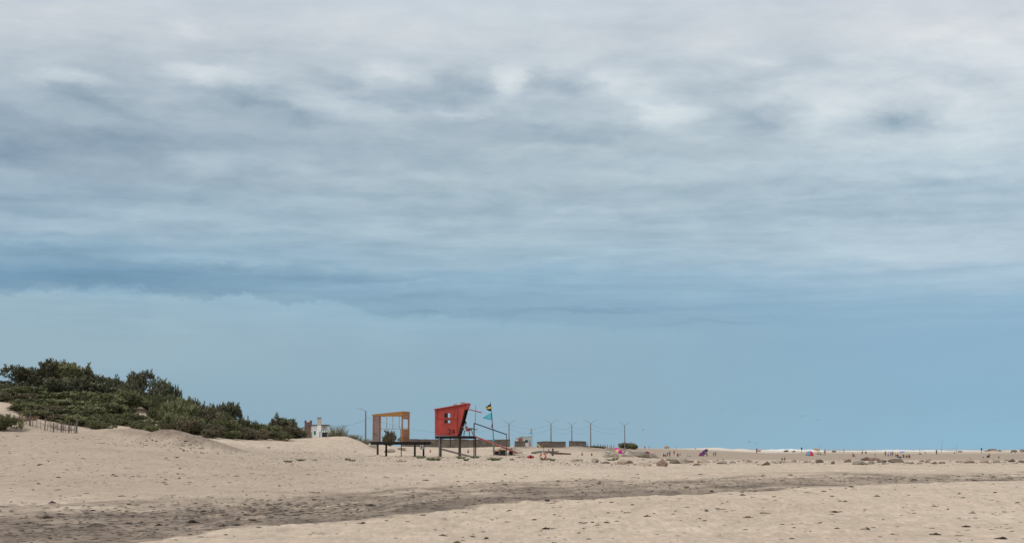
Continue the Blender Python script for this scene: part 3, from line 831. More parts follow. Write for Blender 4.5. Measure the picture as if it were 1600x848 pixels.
for px, w, h in ((92, 20, 15), (82, 18, 12), (104, 18, 13), (111, 12, 10)):
    tuft(px, 0, w, h, BRUSH, L_BRUSH, 'dry_brush', 'dry grey brush piled behind the right end of the paling fence', 'brush', 'dry brush at the paling fence', hit(92, 672)[1])
tuft(273, 0, 12, 14, GRASS, L_GRASS, 'dune_grass', 'lone thin grass tuft on the crest of the dark sand hummock', 'grass tussock', None, 146)
tuft(431, 0, 12, 7, GRASS, L_WEED, 'beach_plant', 'grey-green cushion plant on the sand below the lone round-topped bush', 'plant', None, 178)
tuft(447, 0, 10, 6, GRASS, L_RUST, 'dry_grass', 'small brown grass clump beside the grey-green cushion plant', 'grass tussock', None, 178)
for px, py, w, h in ((345, 676, 10, 3), (362, 680, 10, 4), (378, 682, 14, 4), (300, 676, 8, 3), (320, 678, 9, 3), (395, 686, 8, 3)):
    tuft(px, 0, w, h + 2, GRASS, L_WEED, 'fringe_grass', 'short green grass fringe on the sand at the foot of the shrub slope', 'grass tussock', 'grass fringe at the foot of the shrubs', 160 + (px - 300) * .15)
GW = 'small green plants scattered on the sand near the towers'
for px, py, w, h, lab in [
 (678, 719.5, 20, 7, 'widest green plant patch, in front of the left legs of the red tower'), (672, 718, 10, 5, None), (774, 719.5, 15, 8, 'bushy green plant in front of the black crates'), (766, 719, 8, 5, None),
 (742, 715.5, 13, 6, 'green plant at the foot of the railing post of the red tower'), (720, 716.5, 12, 6, 'green plant between the right legs of the red tower'), (728, 719.5, 8, 6, None),
 (657, 716, 12, 6, 'green plant at the right legs of the unfinished cabin'), (661, 715, 7, 4, None), (470, 719.5, 12, 5, None), (450, 722, 12, 5, None), (543, 719, 7, 6, None), (550, 721, 9, 5, None), (492, 720, 6, 4, None),
 (800, 719, 5, 5, None), (851, 719, 12, 6, 'green plant in front of the orange lifebuoy'), (863, 719.5, 8, 5, None), (905, 720, 10, 4, None), (955, 719.5, 12, 5, None), (962, 718, 8, 5, None), (625, 722, 8, 4, None), (420, 700, 4, 4, None), (632, 721, 6, 3, None)]:
    tuft(px, py, w, h, WEED, L_WEED, 'beach_plant', lab or 'small green plant growing alone on the bare sand between dunes and rocks', 'plant', GW)

# ------------------------------------------------------------------ timber
WOOD_NEW = mat('new_orange_timber', (0.36, 0.165, 0.06), 0.7, 0.2, 3, stretch=(1, 1, 6), planks=(2, .17, .35))
WOOD_FASCIA = mat('ochre_timber', (0.36, 0.175, 0.062), 0.7, 0.2, 3, stretch=(6, 1, 1))
WOOD_STUD = mat('red_brown_stud', (0.32, 0.145, 0.072), 0.75, 0.25, 4)
WOOD_PALE = mat('pale_timber', (0.52, 0.42, 0.34), 0.8, 0.2, 4)
WOOD_GREY = mat('weathered_grey_timber', (0.22, 0.195, 0.175), 0.9, 0.3, 5, bump=.3)
WOOD_DARK = mat('tarred_timber', (0.026, 0.022, 0.021), 0.8, 0.4, 5, bump=.3)
WOOD_BROWN = mat('weathered_brown_timber', (0.115, 0.080, 0.062), 0.9, 0.3, 5, bump=.3)
RED = mat('red_painted_boards', (0.44, 0.066, 0.052), 0.65, 0.30, 1.3, planks=(0, .14, .35), bump=.2)
RED_TRIM = mat('red_painted_trim', (0.44, 0.055, 0.052), 0.6, 0.15, 3)
PINKRED = mat('faded_red_paint', (0.60, 0.13, 0.12), 0.6, 0.15, 3)
DARKIN = mat('shade_dark_board', (0.035, 0.028, 0.026), 0.9, 0.3, 3)  # near-black colour carries the shade of the open cabin front
BLACK = mat('black_paint', (0.012, 0.012, 0.013), 0.6, 0.2, 8)
GLASS = mat('dark_window_glass', (0.03, 0.045, 0.055), 0.15, 0.2, 3, spec=0.5)
WHITEP = mat('white_paint', (0.74, 0.73, 0.71), 0.7, 0.1, 3)

def clip_poly(poly, axis, lo, hi):
    def half(pl, side, val):
        out = []
        for i in range(len(pl)):
            a, b = pl[i], pl[(i + 1) % len(pl)]
            ia = (a[axis] - val) * side >= 0; ib = (b[axis] - val) * side >= 0
            if ia: out.append(a)
            if ia != ib:
                t = (val - a[axis]) / (b[axis] - a[axis])
                out.append((a[0] + (b[0] - a[0]) * t, a[1] + (b[1] - a[1]) * t))
        return out
    poly = half(poly, 1, lo)
    return half(poly, -1, hi) if poly else poly
def wall_with_holes(mb, poly, holes, a, b):
    """convex wall in xz with rectangular holes all in one x band"""
    x0 = min(h[0] for h in holes); x1 = max(h[1] for h in holes)
    pieces = [clip_poly(poly, 0, -99, x0), clip_poly(poly, 0, x1, 99)]
    mid = clip_poly(poly, 0, x0, x1)
    zs = sorted(holes, key=lambda h: h[2]); lo = -99
    for h in zs:
        pieces.append(clip_poly(mid, 1, lo, h[2])); lo = h[3]
    pieces.append(clip_poly(mid, 1, lo, 99))
    for p in pieces:
        if len(p) >= 3: mb.prism(p, a, b)

YT = 157.0
U = YT / F                         # metres per photo pixel there
# ---- the unfinished cabin on its deck
def unfinished_cabin():
    x0, _, z0 = at(622, YT)
    z0 = P(622, 714.5, YT).z
    t = thing('unfinished_cabin', 'unfinished orange timber cabin frame on a dark stilted deck, open to the sky', 'cabin', (x0, YT, z0), math.radians(-12))
    X = lambda px: (px - 622) * U
    Zp = lambda py: (714.5 - py) * U
    D = 2.4
    mb = MB(); mb.box(((X(576) + X(664)) / 2, D / 2, Zp(690.8)), (X(664) - X(576), D + .1, .14))
    mb.build('deck', WOOD_DARK, t)
    mb = MB(); mb.beam((X(663), .5, Zp(691.5)), (X(672.5), .8, Zp(693.2)), 1.2, .07); mb.build('ramp_plank', WOOD_DARK, t)
    mb = MB()
    for y in (.12, D - .12): mb.beam((X(577), y, Zp(693)), (X(663), y, Zp(693)), .1, .16)
    mb.build('joist', WOOD_DARK, t)
    for px, y, w in ((588.5, .1, .19), (591.5, D - .1, .19), (648.5, .1, .19), (652.5, D - .1, .17), (626, .25, .09)):
        mb = MB(); mb.tube([(X(px), y, -.6), (X(px), y, Zp(692.6))], [w / 2 * 1.1, w / 2], 8); mb.build('leg', WOOD_DARK if w > .1 else WOOD_BROWN, t)
    zf, zl, zr = Zp(689.5), Zp(649.2), Zp(642.8)
    xl, xr = X(580.6), X(629.2)
    # corner posts
    for x, y, zt in ((xl + .05, .06, zl), (xr - .06, .06, zl), (xl + .05, D - .16, zl), (xr - .06, D - .16, zl)):
        mb = MB(); mb.box((x, y, (zf + zt) / 2), (.12, .12, zt - zf)); mb.build('post', WOOD_STUD, t)
    # left end wall: studs with gaps
    for k in range(5):
        y = .36 + k * .37
        mb = MB(); mb.box((xl + .05, y, (zf + zl) / 2), (.06, .11, zl - zf)); mb.build('stud', WOOD_STUD, t)
    mb = MB(); mb.box((xl + .05, D / 2 - .05, zl + .04), (.1, D - .05, .1)); mb.build('top_plate', WOOD_STUD, t)
    # wedge fascia carrying the sloping roof line, front and back
    for y, n in ((-.03, 'fascia'), (D - .12, 'fascia')):
        mb = MB(); mb.prism([(xl - .06, zl - .02), (xr + .02, zl - .08), (xr + .02, zr), (xl - .06, zl + .10)], y, y + .06); mb.build(n, WOOD_FASCIA, t)
    mb = MB(); mb.prism([(0.03, zl - .10), (D - .125, zl - .10), (D - .125, zr), (0.03, zr)], xr - .04, xr + .05, 'x'); mb.build('end_fascia', WOOD_FASCIA, t)
    # rafters
    for k in range(4):
        x = xl + .5 + k * .62; zt = zl + .06 + (zr - zl - .06) * (x - xl) / (xr - xl)
        mb = MB(); mb.beam((x, .04, zt - .12), (x, D - .13, zt - .12), .05, .12); mb.build('rafter', WOOD_STUD, t)
    # right end wall: boards below, an opening above
    mb = MB()
    za, zb = Zp(670.5), Zp(655)
    mb.box((xr, D / 2 - .05, (zf + za) / 2), (.05, D - .12, za - zf))
    mb.box((xr, D / 2 - .05, (zb + zl - .12) / 2), (.05, D - .12, zl - .12 - zb))
    mb.box((xr, D - .30, (za + zb) / 2), (.05, .30, zb - za))
    mb.build('end_wall', mat('tan_boards', (0.40, 0.20, 0.095), 0.75, 0.2, 3, planks=(2, .15, .3)), t)
    # back wall: thin studs and a rail
    zr_ = Zp(669.5)
    mb = MB(); mb.beam((xl + .1, D - .14, zr_), (xr - .1, D - .14, zr_), .05, .06); mb.build('rail', WOOD_PALE, t)
    for px in (592.5, 602.5, 613):
        mb = MB(); mb.box((X(px), D - .2, (zr_ + zl) / 2 + .02), (.05, .05, zl - zr_ - .05)); mb.build('stud', WOOD_PALE, t)
    mb = MB(); mb.box((X(615.5), D - .2, (zr_ + zf) / 2), (.05, .05, zr_ - zf)); mb.build('stud', WOOD_STUD, t)
    for p, q, m_ in (((X(580), .2, Zp(675)), (X(591), .25, Zp(684)), WOOD_GREY), ((X(589), D - .3, Zp(672)), (X(604), D - .35, Zp(686)), WOOD_BROWN), ((X(627), D - .4, Zp(676)), (X(611), D - .3, Zp(687)), WOOD_GREY), ((X(628), .4, Zp(682)), (X(620), .5, Zp(688.5)), WOOD_GREY)):
        mb = MB(); mb.beam(p, q, .06, .13); mb.build('brace', m_, t)
    mb = MB()
    r = random.Random(5)
    for k in range(6):
        x = X(616 + k * 1.6); mb.beam((x, .5 + r.uniform(0, 1), zf + .06), (x + r.uniform(.2, .45), .7 + r.uniform(0, .8), zf + .16 + .05 * k), .12, .05)
    mb.build('offcuts', WOOD_PALE, t)
    return t, X, Zp
_, XC, ZC = unfinished_cabin()

def hung_cloth(px, py_top, py_bot, w, Y, label, m, stripe=None):
    p = P(px, py_top, Y); q = P(px, py_bot, Y)
    mb = MB(); n = 9; rows = 8
    vs = []
    for j in range(rows + 1):
        for i in range(n + 1):
            s = i / n - .5; f = j / rows
            vs.append((s * w * (1 - .25 * f), .05 * math.sin(i * 1.9 + j * .4) + .03 * f, -(p.z - q.z) * f * (1 - .12 * abs(s) * 2)))
    mb.add(vs, [(j * (n + 1) + i, j * (n + 1) + i + 1, (j + 1) * (n + 1) + i + 1, (j + 1) * (n + 1) + i) for j in range(rows) for i in range(n)])
    for k, f in enumerate(mb.f): mb.mi[k] = 1 if stripe and 3 <= (k // n) <= 5 and 3 <= (k % n) <= 4 else 0
    o = mb.build('hanging_towel', [m, stripe or m], smooth=True)
    o.location = p
    so = o.modifiers.new('thick', 'SOLIDIFY'); so.thickness = .012
    set_props(o, label, 'towel')
hung_cloth(659, 692, 702.5, .42, YT - .15, 'white towel with a dark mark hanging from the right end of the dark deck', mat('white_cloth', (.72, .72, .74), .9, .12, 5), mat('plum_cloth', (.16, .05, .10), .9, .1, 5))

# ---- the red lifeguard tower
def lifeguard_tower():
    PX0, PY0 = 705, 714
    x0, _, _ = at(PX0, YT); z0 = P(PX0, PY0, YT).z
    rz = math.radians(-4.5)
    t = thing('lifeguard_tower', 'red boarded lifeguard tower numbered 24 on dark stilts with porch, awning and ramp', 'lifeguard tower', (x0, YT, z0), rz)
    X = lambda px: (px - PX0) * U
    Zp = lambda py: (PY0 - py) * U
    D = 2.2
    poly = [(X(679.3), Zp(680.3)), (X(715.2), Zp(680.8)), (X(728), Zp(632.2)), (X(679), Zp(641))]
    holes = [(X(694), X(703.6), Zp(653), Zp(645.4)), (X(694), X(703.6), Zp(661.3), Zp(656.4))]
    body = MB(); wall_with_holes(body, poly, holes, 0, .05)
    front = body.build('side_wall', RED, t)
    bk = MB(); wall_with_holes(bk, poly, [(h[0] - .14, h[1] - .02, h[2] + .0, h[3] + .08) for h in holes], D - .05, D); bk.build('side_wall', RED, t)
    mb = MB(); mb.prism([(.05, poly[0][1]), (D - .05, poly[0][1]), (D - .05, poly[3][1]), (.05, poly[3][1])], poly[0][0] + .003, poly[0][0] + .05, 'x'); mb.build('back_wall', RED, t)
    mb = MB(); mb.prism([(poly[0][0] + .06, Zp(680.2)), (poly[1][0] - .02, Zp(680.6)), (poly[1][0] + .01, Zp(679.2)), (poly[0][0] + .06, Zp(679))], .055, D - .055); mb.build('floor_board', WOOD_BROWN, t)
    # slanted open front: frame boards coloured near-black for the shade of the opening
    fx0, fz0, fx1, fz1 = poly[1][0], poly[1][1], poly[2][0], poly[2][1]
    def on(k): return (fx0 + (fx1 - fx0) * k, fz0 + (fz1 - fz0) * k)
    for y in (.12, D - .12):
        mb = MB(); a, b = on(0.0), on(.97); mb.beam((a[0] + .03, y, a[1] + .02), (b[0] + .03, y, b[1]), .16, .07)
        mb.build('front_post', DARKIN, t)
    mb = MB(); a, b = on(.86), on(.985); mb.prism([(a[0] - .02, a[1]), (a[0] + .03, a[1]), (b[0] + .03, b[1]), (b[0] - .02, b[1])], .06, D - .06); mb.build('front_header', RED_TRIM, t)
    mb = MB(); a, b = on(.02), on(.30); mb.prism([(a[0] - .03, a[1]), (a[0] + .02, a[1]), (b[0] + .02, b[1]), (b[0] - .03, b[1])], .18, D - .18); mb.build('front_apron', DARKIN, t)
    # near-black panel added inside, standing for the shade in the opening
    mb = MB(); mb.prism([(poly[0][0] + .055, poly[0][1] + .06), (poly[0][0] + .09, poly[0][1] + .06), (poly[3][0] + .09, poly[3][1] - .05), (poly[3][0] + .055, poly[3][1] - .05)], .06, D - .06); mb.build('inner_shade_panel', DARKIN, t)
    # roof
    mb = MB(); mb.prism([(X(677.6), Zp(640.6)), (X(731.2), Zp(631.4)), (X(731.6), Zp(629.9)), (X(677.6), Zp(639.2))], -.10, D + .10); mb.build('roof', RED_TRIM, t)
    mb = MB(); mb.prism([(X(712), Zp(634.2)), (X(729), Zp(631.3)), (X(729), Zp(630.9)), (X(712), Zp(633.5))], -.125, -.103); mb.build('roof_edge', PINKRED, t)
    mb = MB(); mb.prism([(X(728.2), Zp(640)), (X(731.3), Zp(631.6)), (X(728.2), Zp(632.1)), (X(726.2), Zp(640))], -.06, D + .05); mb.build('roof_brow', RED_TRIM, t)
    for px, py, w in ((710, 632.6, .28), (722, 630.0, .42)):
        mb = MB(); mb.box((X(px), .6, Zp(py) + .02), (w, .35, .13)); mb.build('roof_sandbag', mat('tan_sack', (.42, .33, .22), .9, .2, 5), t)
    # awning propped open in front
    mb = MB(); a = (X(728.2), Zp(639.6)); b = (X(749.2), Zp(645.0)); mb.prism([a, b, (b[0], b[1] + .10), (a[0], a[1] + .07)], .1, D - .1); mb.build('awning', RED_TRIM, t)
    # seams and battens on the side wall
    mb = MB()
    mb.beam((X(683.5), -.006, Zp(654.6)), (X(714), -.006, Zp(656)), .012, .04)
    mb.beam((X(683.5), -.007, Zp(641)), (X(683.5), -.007, Zp(654.5)), .012, .03)
    mb.beam((X(714.3), -.008, Zp(636)), (X(714.3), -.008, Zp(680)), .012, .035)
    mb.beam((X(711.5), -.006, Zp(637)), (X(707.5), -.006, Zp(655)), .012, .03)
    mb.build('wall_batten', mat('dark_red_batten', (.20, .03, .028), .7, .2, 4), t)
    # windows: dark sliding half, open half
    for h in holes:
        w = MB(); f = .035
        w.box(((h[0] + h[1]) / 2, .02, h[2] + f / 2 - .01), (h[1] - h[0] + .02, .09, f)); w.box(((h[0] + h[1]) / 2, .02, h[3] - f / 2 + .01), (h[1] - h[0] + .02, .09, f))
        for x in (h[0], h[1]): w.box((x, .02, (h[2] + h[3]) / 2), (f, .085, h[3] - h[2] - f))
        wo_ = w.build('window', mat('white_red_frame', (.34, .08, .075), .7, .15, 4), t)
        p = MB(); xm = h[0] + (h[1] - h[0]) * .56
        p.box(((h[0] + xm) / 2, .03, (h[2] + h[3]) / 2), (xm - h[0], .02, h[3] - h[2] - .04)); p.build('pane', DARKIN, wo_)
        p = MB(); p.box((xm, .022, (h[2] + h[3]) / 2), (.03, .03, h[3] - h[2] - .04)); p.build('mullion', DARKIN, wo_)
    # the number
    fc_ = bpy.data.curves.new('number', 'FONT'); fc_.body = '24'; fc_.size = .66; fc_.extrude = .004; fc_.align_x = 'CENTER'
    tmp = bpy.data.objects.new('number_tmp', fc_); COL.objects.link(tmp)
    me = bpy.data.meshes.new_from_object(tmp.evaluated_get(bpy.context.evaluated_depsgraph_get()))
    bpy.data.objects.remove(tmp)
    me.materials.clear()
    num = link_mesh('number', me, BLACK, t)
    num.rotation_euler = (math.pi / 2, 0, 0); num.location = (X(705.6), -.012, Zp(678))
    # deck, joists and stilts
    mb = MB(); mb.box(((X(679.5) + X(741)) / 2, D / 2, Zp(681.8)), (X(741) - X(679.5), D + .1, .09)); mb.build('deck', WOOD_DARK, t)
    mb = MB()
    for y in (.1, D - .1): mb.beam((X(679.5), y, Zp(683.6)), (X(741), y, Zp(683.6)), .08, .16)
    for k in range(9): mb.beam((X(682 + k * 7), .03, Zp(683.1)), (X(682 + k * 7), D - .03, Zp(683.1)), .07, .09)
    mb.build('joist', WOOD_DARK, t)
    for px, y, w, m_ in ((686.3, .1, .12, WOOD_GREY), (684.5, D - .1, .14, WOOD_DARK), (716.8, .1, .10, WOOD_BROWN), (714.8, D - .1, .15, WOOD_GREY), (718.0, .9, .09, WOOD_BROWN), (688.0, .8, .09, WOOD_GREY), (699.5, D - .1, .1, WOOD_GREY)):
        mb = MB(); zb = -.5 if px != 699.5 else .9
        mb.tube([(X(px), y, zb), (X(px), y, Zp(682.5))], [w / 2 * 1.1, w / 2], 8); mb.build('leg', m_, t)
    mb = MB(); mb.tube([(X(740.6), .05, -.5), (X(740.6), .05, Zp(661))], [.055, .05], 8); mb.build('rail_post', WOOD_DARK, t)
    mb = MB(); mb.tube([(X(739.6), D - .05, -.5), (X(739.6), D - .05, Zp(682.5))], [.055, .05], 8); mb.build('leg', WOOD_DARK, t)
    mb = MB(); mb.tube([(X(742.4), .02, Zp(662)), (X(743), .02, Zp(633))], [.03, .022], 6); mb.build('mast', WOOD_GREY, t)
    mb = MB(); mb.beam((X(690), .05, Zp(701.5)), (X(736), .25, Zp(713.2)), .06, .18); mb.build('diagonal_plank', WOOD_GREY, t)
    mb = MB(); mb.beam((X(689), .15, Zp(687)), (X(696), .15, Zp(683.5)), .05, .06); mb.build('knee_brace', WOOD_GREY, t)
    # ramp and handrail
    for y in (.08, 1.0):
        mb = MB(); mb.beam((X(741), y, Zp(681.8)), (X(806), y, Zp(706.5)), .06, .10); mb.build('ramp_stringer', RED_TRIM, t)
    mb = MB(); mb.beam((X(741), .54, Zp(680.9)), (X(806.5), .54, Zp(705.6)), .84, .04)
    mb.build('ramp_board', mat('sandy_ramp_board', (.36, .30, .26), .9, .25, 4), t)
    mb = MB(); mb.beam((X(740.6), 0.02, Zp(661.3)), (X(792), .02, Zp(679)), .06, .09); mb.build('handrail', WOOD_DARK, t)
    mb = MB(); mb.tube([(X(791.3), .02, -.3), (X(791.3), .02, Zp(679))], [.04, .035], 8); mb.build('rail_post', WOOD_BROWN, t)
    return t, X, Zp, rz
TOWER, XT, ZT, TRZ = lifeguard_tower()
def tower_pt(px, y, py):
    return TOWER.matrix_basis @ Vector((XT(px), y, ZT(py)))

# red plastic chair on the porch
def plastic_chair(loc, rz, label):
    c = thing('plastic_chair', label, 'chair', loc, rz)
    m = mat('red_plastic', (.42, .035, .04), .4, .1, 4)
    dk = mat('black_metal', (.02, .02, .022), .5, .1, 4)
    mb = MB(); mb.prism([(-.22, .44), (.24, .46), (.25, .50), (-.22, .48)], -.24, .24); mb.build('seat', m, c)
    mb = MB(); mb.prism([(-.22, .47), (-.36, .92), (-.40, .92), (-.26, .46)], -.23, .23); mb.build('backrest', m, c)
    for y in (-.25, .25):
        mb = MB(); mb.tube([(-.30, y, .70), (.05, y, .71), (.22, y, .68), (.24, y, .48)], .02, 6); mb.build('armrest', m, c)
    for x, y in ((-.22, -.22), (-.22, .22), (.22, -.22), (.22, .22)):
        mb = MB(); mb.tube([(x, y, .45), (x * 1.2, y * 1.1, 0)], [.022, .018], 6); mb.build('leg', dk, c)
    return c
deckz = TOWER.location.z + ZT(681.8) + .045
cp = tower_pt(728.3, .50, 681); CHAIR_AT = Vector((cp.x, cp.y, deckz))
plastic_chair(CHAIR_AT, TRZ, 'red plastic armchair on the porch of the red tower under the seated person')

# flag pole with three flags
def flag_pole():
    b = P(772.3, 715, YT - 1.2); b.z = ground(b.x, b.y)
    t = thing('flag_pole', 'leaning grey timber pole flying black and yellow, cyan and red flags beside the ramp', 'flag pole', (b.x, b.y, b.z - .1))
    def L(px, py): p = P(px, py, YT - 1.2); return (p.x - b.x, 0, p.z - b.z + .1)
    mb = MB(); mb.tube([(0, 0, -.3), L(771, 690)], [.10, .075], 8); mb.build('lower_pole', WOOD_GREY, t)
    mb = MB(); mb.tube([L(771.6, 700), L(770.2, 672), L(768.6, 650), L(766.3, 627.5)], [.035, .034, .028, .02], 8); mb.build('pole', WOOD_DARK, t)
    mb = MB(); mb.tube([L(771.4, 689), L(771.2, 684.5)], [.085, .085], 8); mb.build('binding', mat('teal_rope', (.12, .35, .38), .8, .2, 6), t)
    def cloth(name, pts, mats, split=None, seed=0):
        """pts: top edge and bottom edge as photo points from hoist to fly"""
        top, bot = pts; n = 12; rows = 9
        def s(e, f):
            f *= len(e) - 1; i = min(int(f), len(e) - 2); f -= i
            return (e[i][0] + (e[i + 1][0] - e[i][0]) * f, e[i][1] + (e[i + 1][1] - e[i][1]) * f)
        mb = MB(); vs = []
        for i in range(n + 1):
            a, c = s(top, i / n), s(bot, i / n)
            for j in range(rows + 1):
                f = j / rows
                q = L(a[0] + (c[0] - a[0]) * f, a[1] + (c[1] - a[1]) * f)
                vs.append((q[0], .09 * math.sin(i * .9 + f * 1.6 + seed) * (i / n), q[2]))
        fs = [(i * (rows + 1) + j, (i + 1) * (rows + 1) + j, (i + 1) * (rows + 1) + j + 1, i * (rows + 1) + j + 1) for i in range(n) for j in range(rows)]
        mb.add(vs, fs)
        if split:
            for k in range(len(fs)): mb.mi[k] = split((k // rows + .5) / n, (k % rows + .5) / rows)
        o = mb.build(name, mats, t, smooth=True)
        sd = o.modifiers.new('thick', 'SOLIDIFY'); sd.thickness = .012
        return o
    fb, fy = mat('black_flag_cloth', (.022, .020, .026), .85, .2, 4), mat('yellow_flag_cloth', (.75, .58, .12), .85, .12, 4)
    cloth('flag', ([(767, 630.3), (763, 632.5), (759, 635.8)], [(767.6, 642), (763.5, 641.5), (760, 638.5)]), [fb, fy], lambda u, v: 1 if .33 < v < .72 and u < .9 else 0)
    cloth('flag', ([(767.5, 644), (762, 646.5), (754.8, 652)], [(768.6, 656), (763, 655.2), (755.2, 653)]), [mat('cyan_flag_cloth', (.13, .50, .62), .85, .12, 4)], seed=2)
    cloth('flag', ([(769.3, 658.8), (768.8, 661), (767, 667.6)], [(770.3, 666), (769, 667), (767.2, 668)]), [mat('crimson_flag_cloth', (.55, .03, .12), .85, .12, 4)], seed=4)
flag_pole()

# crates, posts and bag under the ramp
def crate(px, py_b, w, h, d, Y, label, lidm):
    p = P(px, py_b, Y); z = ground(p.x, Y)
    t = thing('crate', label, 'crate', (p.x, Y, z - .02))
    m = mat('black_plastic', (.020, .020, .024), .45, .25, 4)
    mb = MB()
    mb.box((0, 0, .03), (w, d, .06)); 
    for s in (-1, 1):
        mb.box((s * (w / 2 - .02), 0, h / 2 + .03), (.04, d, h - .06)); mb.box((0, s * (d / 2 - .02), h / 2 + .03), (w - .082, .04, h - .06))
    mb.build('box_body', m, t)
    mb = MB(); mb.box((0, 0, h - .02), (w + .05, d + .05, .05)); mb.build('rim', m, t)
    if lidm: mb = MB(); mb.box((0, 0, h + .035), (w * .96, d * .9, .06)); mb.build('lid', lidm, t)
ORG = mat('orange_lid', (.72, .34, .14), .6, .15, 4)
crate(775.5, 715, .48, .36, .5, YT - .4, 'black crate with orange top at the foot of the flag pole', ORG)
crate(785.5, 717, .56, .48, .55, YT - 1.0, 'larger black crate with orange top beside the short post', ORG)
def short_post(px, pt, pb, r, label, Y=YT - 1.6, m=None):
    p = P(px, pb, Y); z = ground(p.x, Y); h = P(px, pt, Y).z - z
    mb = MB(); mb.tube([(0, 0, -.4), (0.01, 0, h * .5), (.02, 0, h)], [r * 1.1, r, r * .93], 9)
    o = mb.build('short_post', m or WOOD_BROWN); o.location = (p.x, Y, z)
    set_props(o, label, 'post')
short_post(780.3, 702, 716, .095, 'short thick brown post in front of the black crates')
def bag(px, py, h, Y, label):
    p = P(px, py, Y); z = ground(p.x, Y)
    t = thing('backpack', label, 'backpack', (p.x, Y, z))
    m = mat('navy_nylon', (.018, .022, .038), .6, .3, 6)
    mb = MB(); pts = []; rs = []
    for k in range(9):
        f = k / 8; pts.append((.06 * math.sin(f * 3), .0, h * f)); rs.append(h * .36 * (1 - .55 * f ** 2.2) * (1 if k < 8 else .45))
    mb.tube(pts, rs, 12); mb.build('sack', m, t, True)
    mb = MB(); mb.tube([(h * .3, -.1, h * .18), (h * .42, -.14, h * .45), (h * .22, -.1, h * .75)], .03, 6); mb.build('strap', m, t, True)
    mb = MB(); mb.tube([(-.02, -h * .30, h * .1), (-.01, -h * .36, h * .28), (0, -h * .27, h * .42)], [h * .16, h * .18, h * .12], 10); mb.build('pocket', m, t, True)
bag(797.5, 713, .56, YT + 1, 'dark navy backpack standing on the sand at the low end of the ramp')
for px, py, l, a in ((808, 709, 1.0, .2), (812, 715, .8, -.3)):
    x, Y, z = hit(px, py); mb = MB(); mb.beam((-l / 2, 0, .05), (l / 2, .2, .12), .16, .06); o = mb.build('loose_board', WOOD_GREY); o.location = (x, Y, z); o.rotation_euler = (0, 0, a)
    set_props(o, 'grey loose board on the sand just below the end of the ramp' if px == 808 else 'lower loose grey board half buried right of the backpack', 'board')

# ------------------------------------------------------------------ walls, lamps, wires, houses, fences
CONC = mat('old_sea_wall_concrete', (0.155, 0.130, 0.108), 0.95, 0.35, 1.2, bump=.6, bscale=4)
def sea_wall(px0, px1, Y, top, label, drop=None):
    a, b = at(px0, Y), at(px1, Y)
    zt = P(800, top, Y).z
    n = max(4, int((b[0] - a[0]) / .7))
    t = thing('sea_wall', label, 'wall', ((a[0] + b[0]) / 2, Y, min(a[2], b[2])), 0, 'old concrete sea wall behind the towers')
    mb = MB(); base = t.location
    prof = []
    for i in range(n + 1):
        x = a[0] + (b[0] - a[0]) * i / n
        e = .16 * float(fbm(np.array([x / 2.5]), np.array([3.3]), 3, 9)[0]) + .05 * RND.uniform(-1, 1)
        if drop: e -= drop * max(0, (i / n - .55)) ** 1.2
        prof.append((x - base.x, zt + e - base.z))
    for i in range(n):
        (x0, z0), (x1, z1) = prof[i], prof[i + 1]
        y0 = .04 * math.sin(i * 2.1)
        mb.add([(x0, -.3 + y0, -1.4), (x1, -.3, -1.4), (x1, -.24, z1), (x0, -.24 + y0, z0), (x0, .3, -1.4), (x1, .3, -1.4), (x1, .24, z1), (x0, .24, z0)],
               [(0, 1, 2, 3), (5, 4, 7, 6), (3, 2, 6, 7)] + ([(4, 0, 3, 7)] if i == 0 else []) + ([(1, 5, 6, 2)] if i == n - 1 else []))
    mb.build('wall', CONC, t)
    mb = MB()
    for i in range(n):
        (x0, z0), (x1, z1) = prof[i], prof[i + 1]
        mb.beam((x0, 0, z0 + .05), (x1, 0, z1 + .05), .56, .12)
    mb.build('coping', CONC, t)
sea_wall(628, 797, 322, 686.6, 'long dark concrete sea wall running behind both lifeguard cabins')
sea_wall(804, 821, 300, 689.6, 'short dark concrete wall stub in front of the far white cabin')
sea_wall(839, 884, 312, 689.6, 'dark concrete wall section between the far white cabin and the sand-buried section', .25)
sea_wall(889, 916, 322, 689.4, 'half buried dark concrete wall section left of the row of stakes')

POLE_C = mat('grey_concrete_pole', (0.20, 0.165, 0.145), 0.9, 0.25, 3)
LAMPM = mat('lamp_housing', (0.50, 0.46, 0.42), 0.5, 0.1, 4)
STEEL = mat('galvanised_arm', (0.16, 0.17, 0.18), 0.6, 0.2, 4)
LAMP_TOPS = []
def street_lamp(px, Y, top, half, label, arms=(-1, 1), tilt=5.0):
    x, _, z = at(px, Y); zt = P(px, top, Y).z; h = zt - z; k = Y / F
    t = thing('street_lamp', label, 'street lamp', (x, Y, z), 0, 'street lamps behind the sea wall')
    mb = MB(); mb.tube([(0, 0, -.4), (0, 0, h * .5), (0, 0, h)], [.17, .14, .11], 8); mb.build('pole', POLE_C, t)
    for s in arms:
        L = half * k; r = tilt * k
        mb = MB(); mb.tube([(0, 0, h - .05), (s * L * .5, 0, h + r * .52), (s * L, 0, h + r)], [.05, .042, .036], 6); a = mb.build('arm', STEEL, t)
        mb = MB(); mb.tube([(s * (L - .15), 0, h + r), (s * (L + .25), 0, h + r + .07), (s * (L + .6), 0, h + r + .08)], [.04, .09, .04], 8); mb.build('lamp_head', LAMPM, a)
    LAMP_TOPS.append((x, Y, z + h))
street_lamp(571, 330, 641.8, 9.5, 'tall single-armed street lamp pole left of the unfinished timber cabin', (-1,), 4)
street_lamp(795.3, 470, 661.5, 8.2, 'double-armed street lamp between the ramp of the red tower and the far white cabin')
street_lamp(861, 475, 661.5, 8.0, 'double-armed street lamp rising behind the left end of the middle wall section')
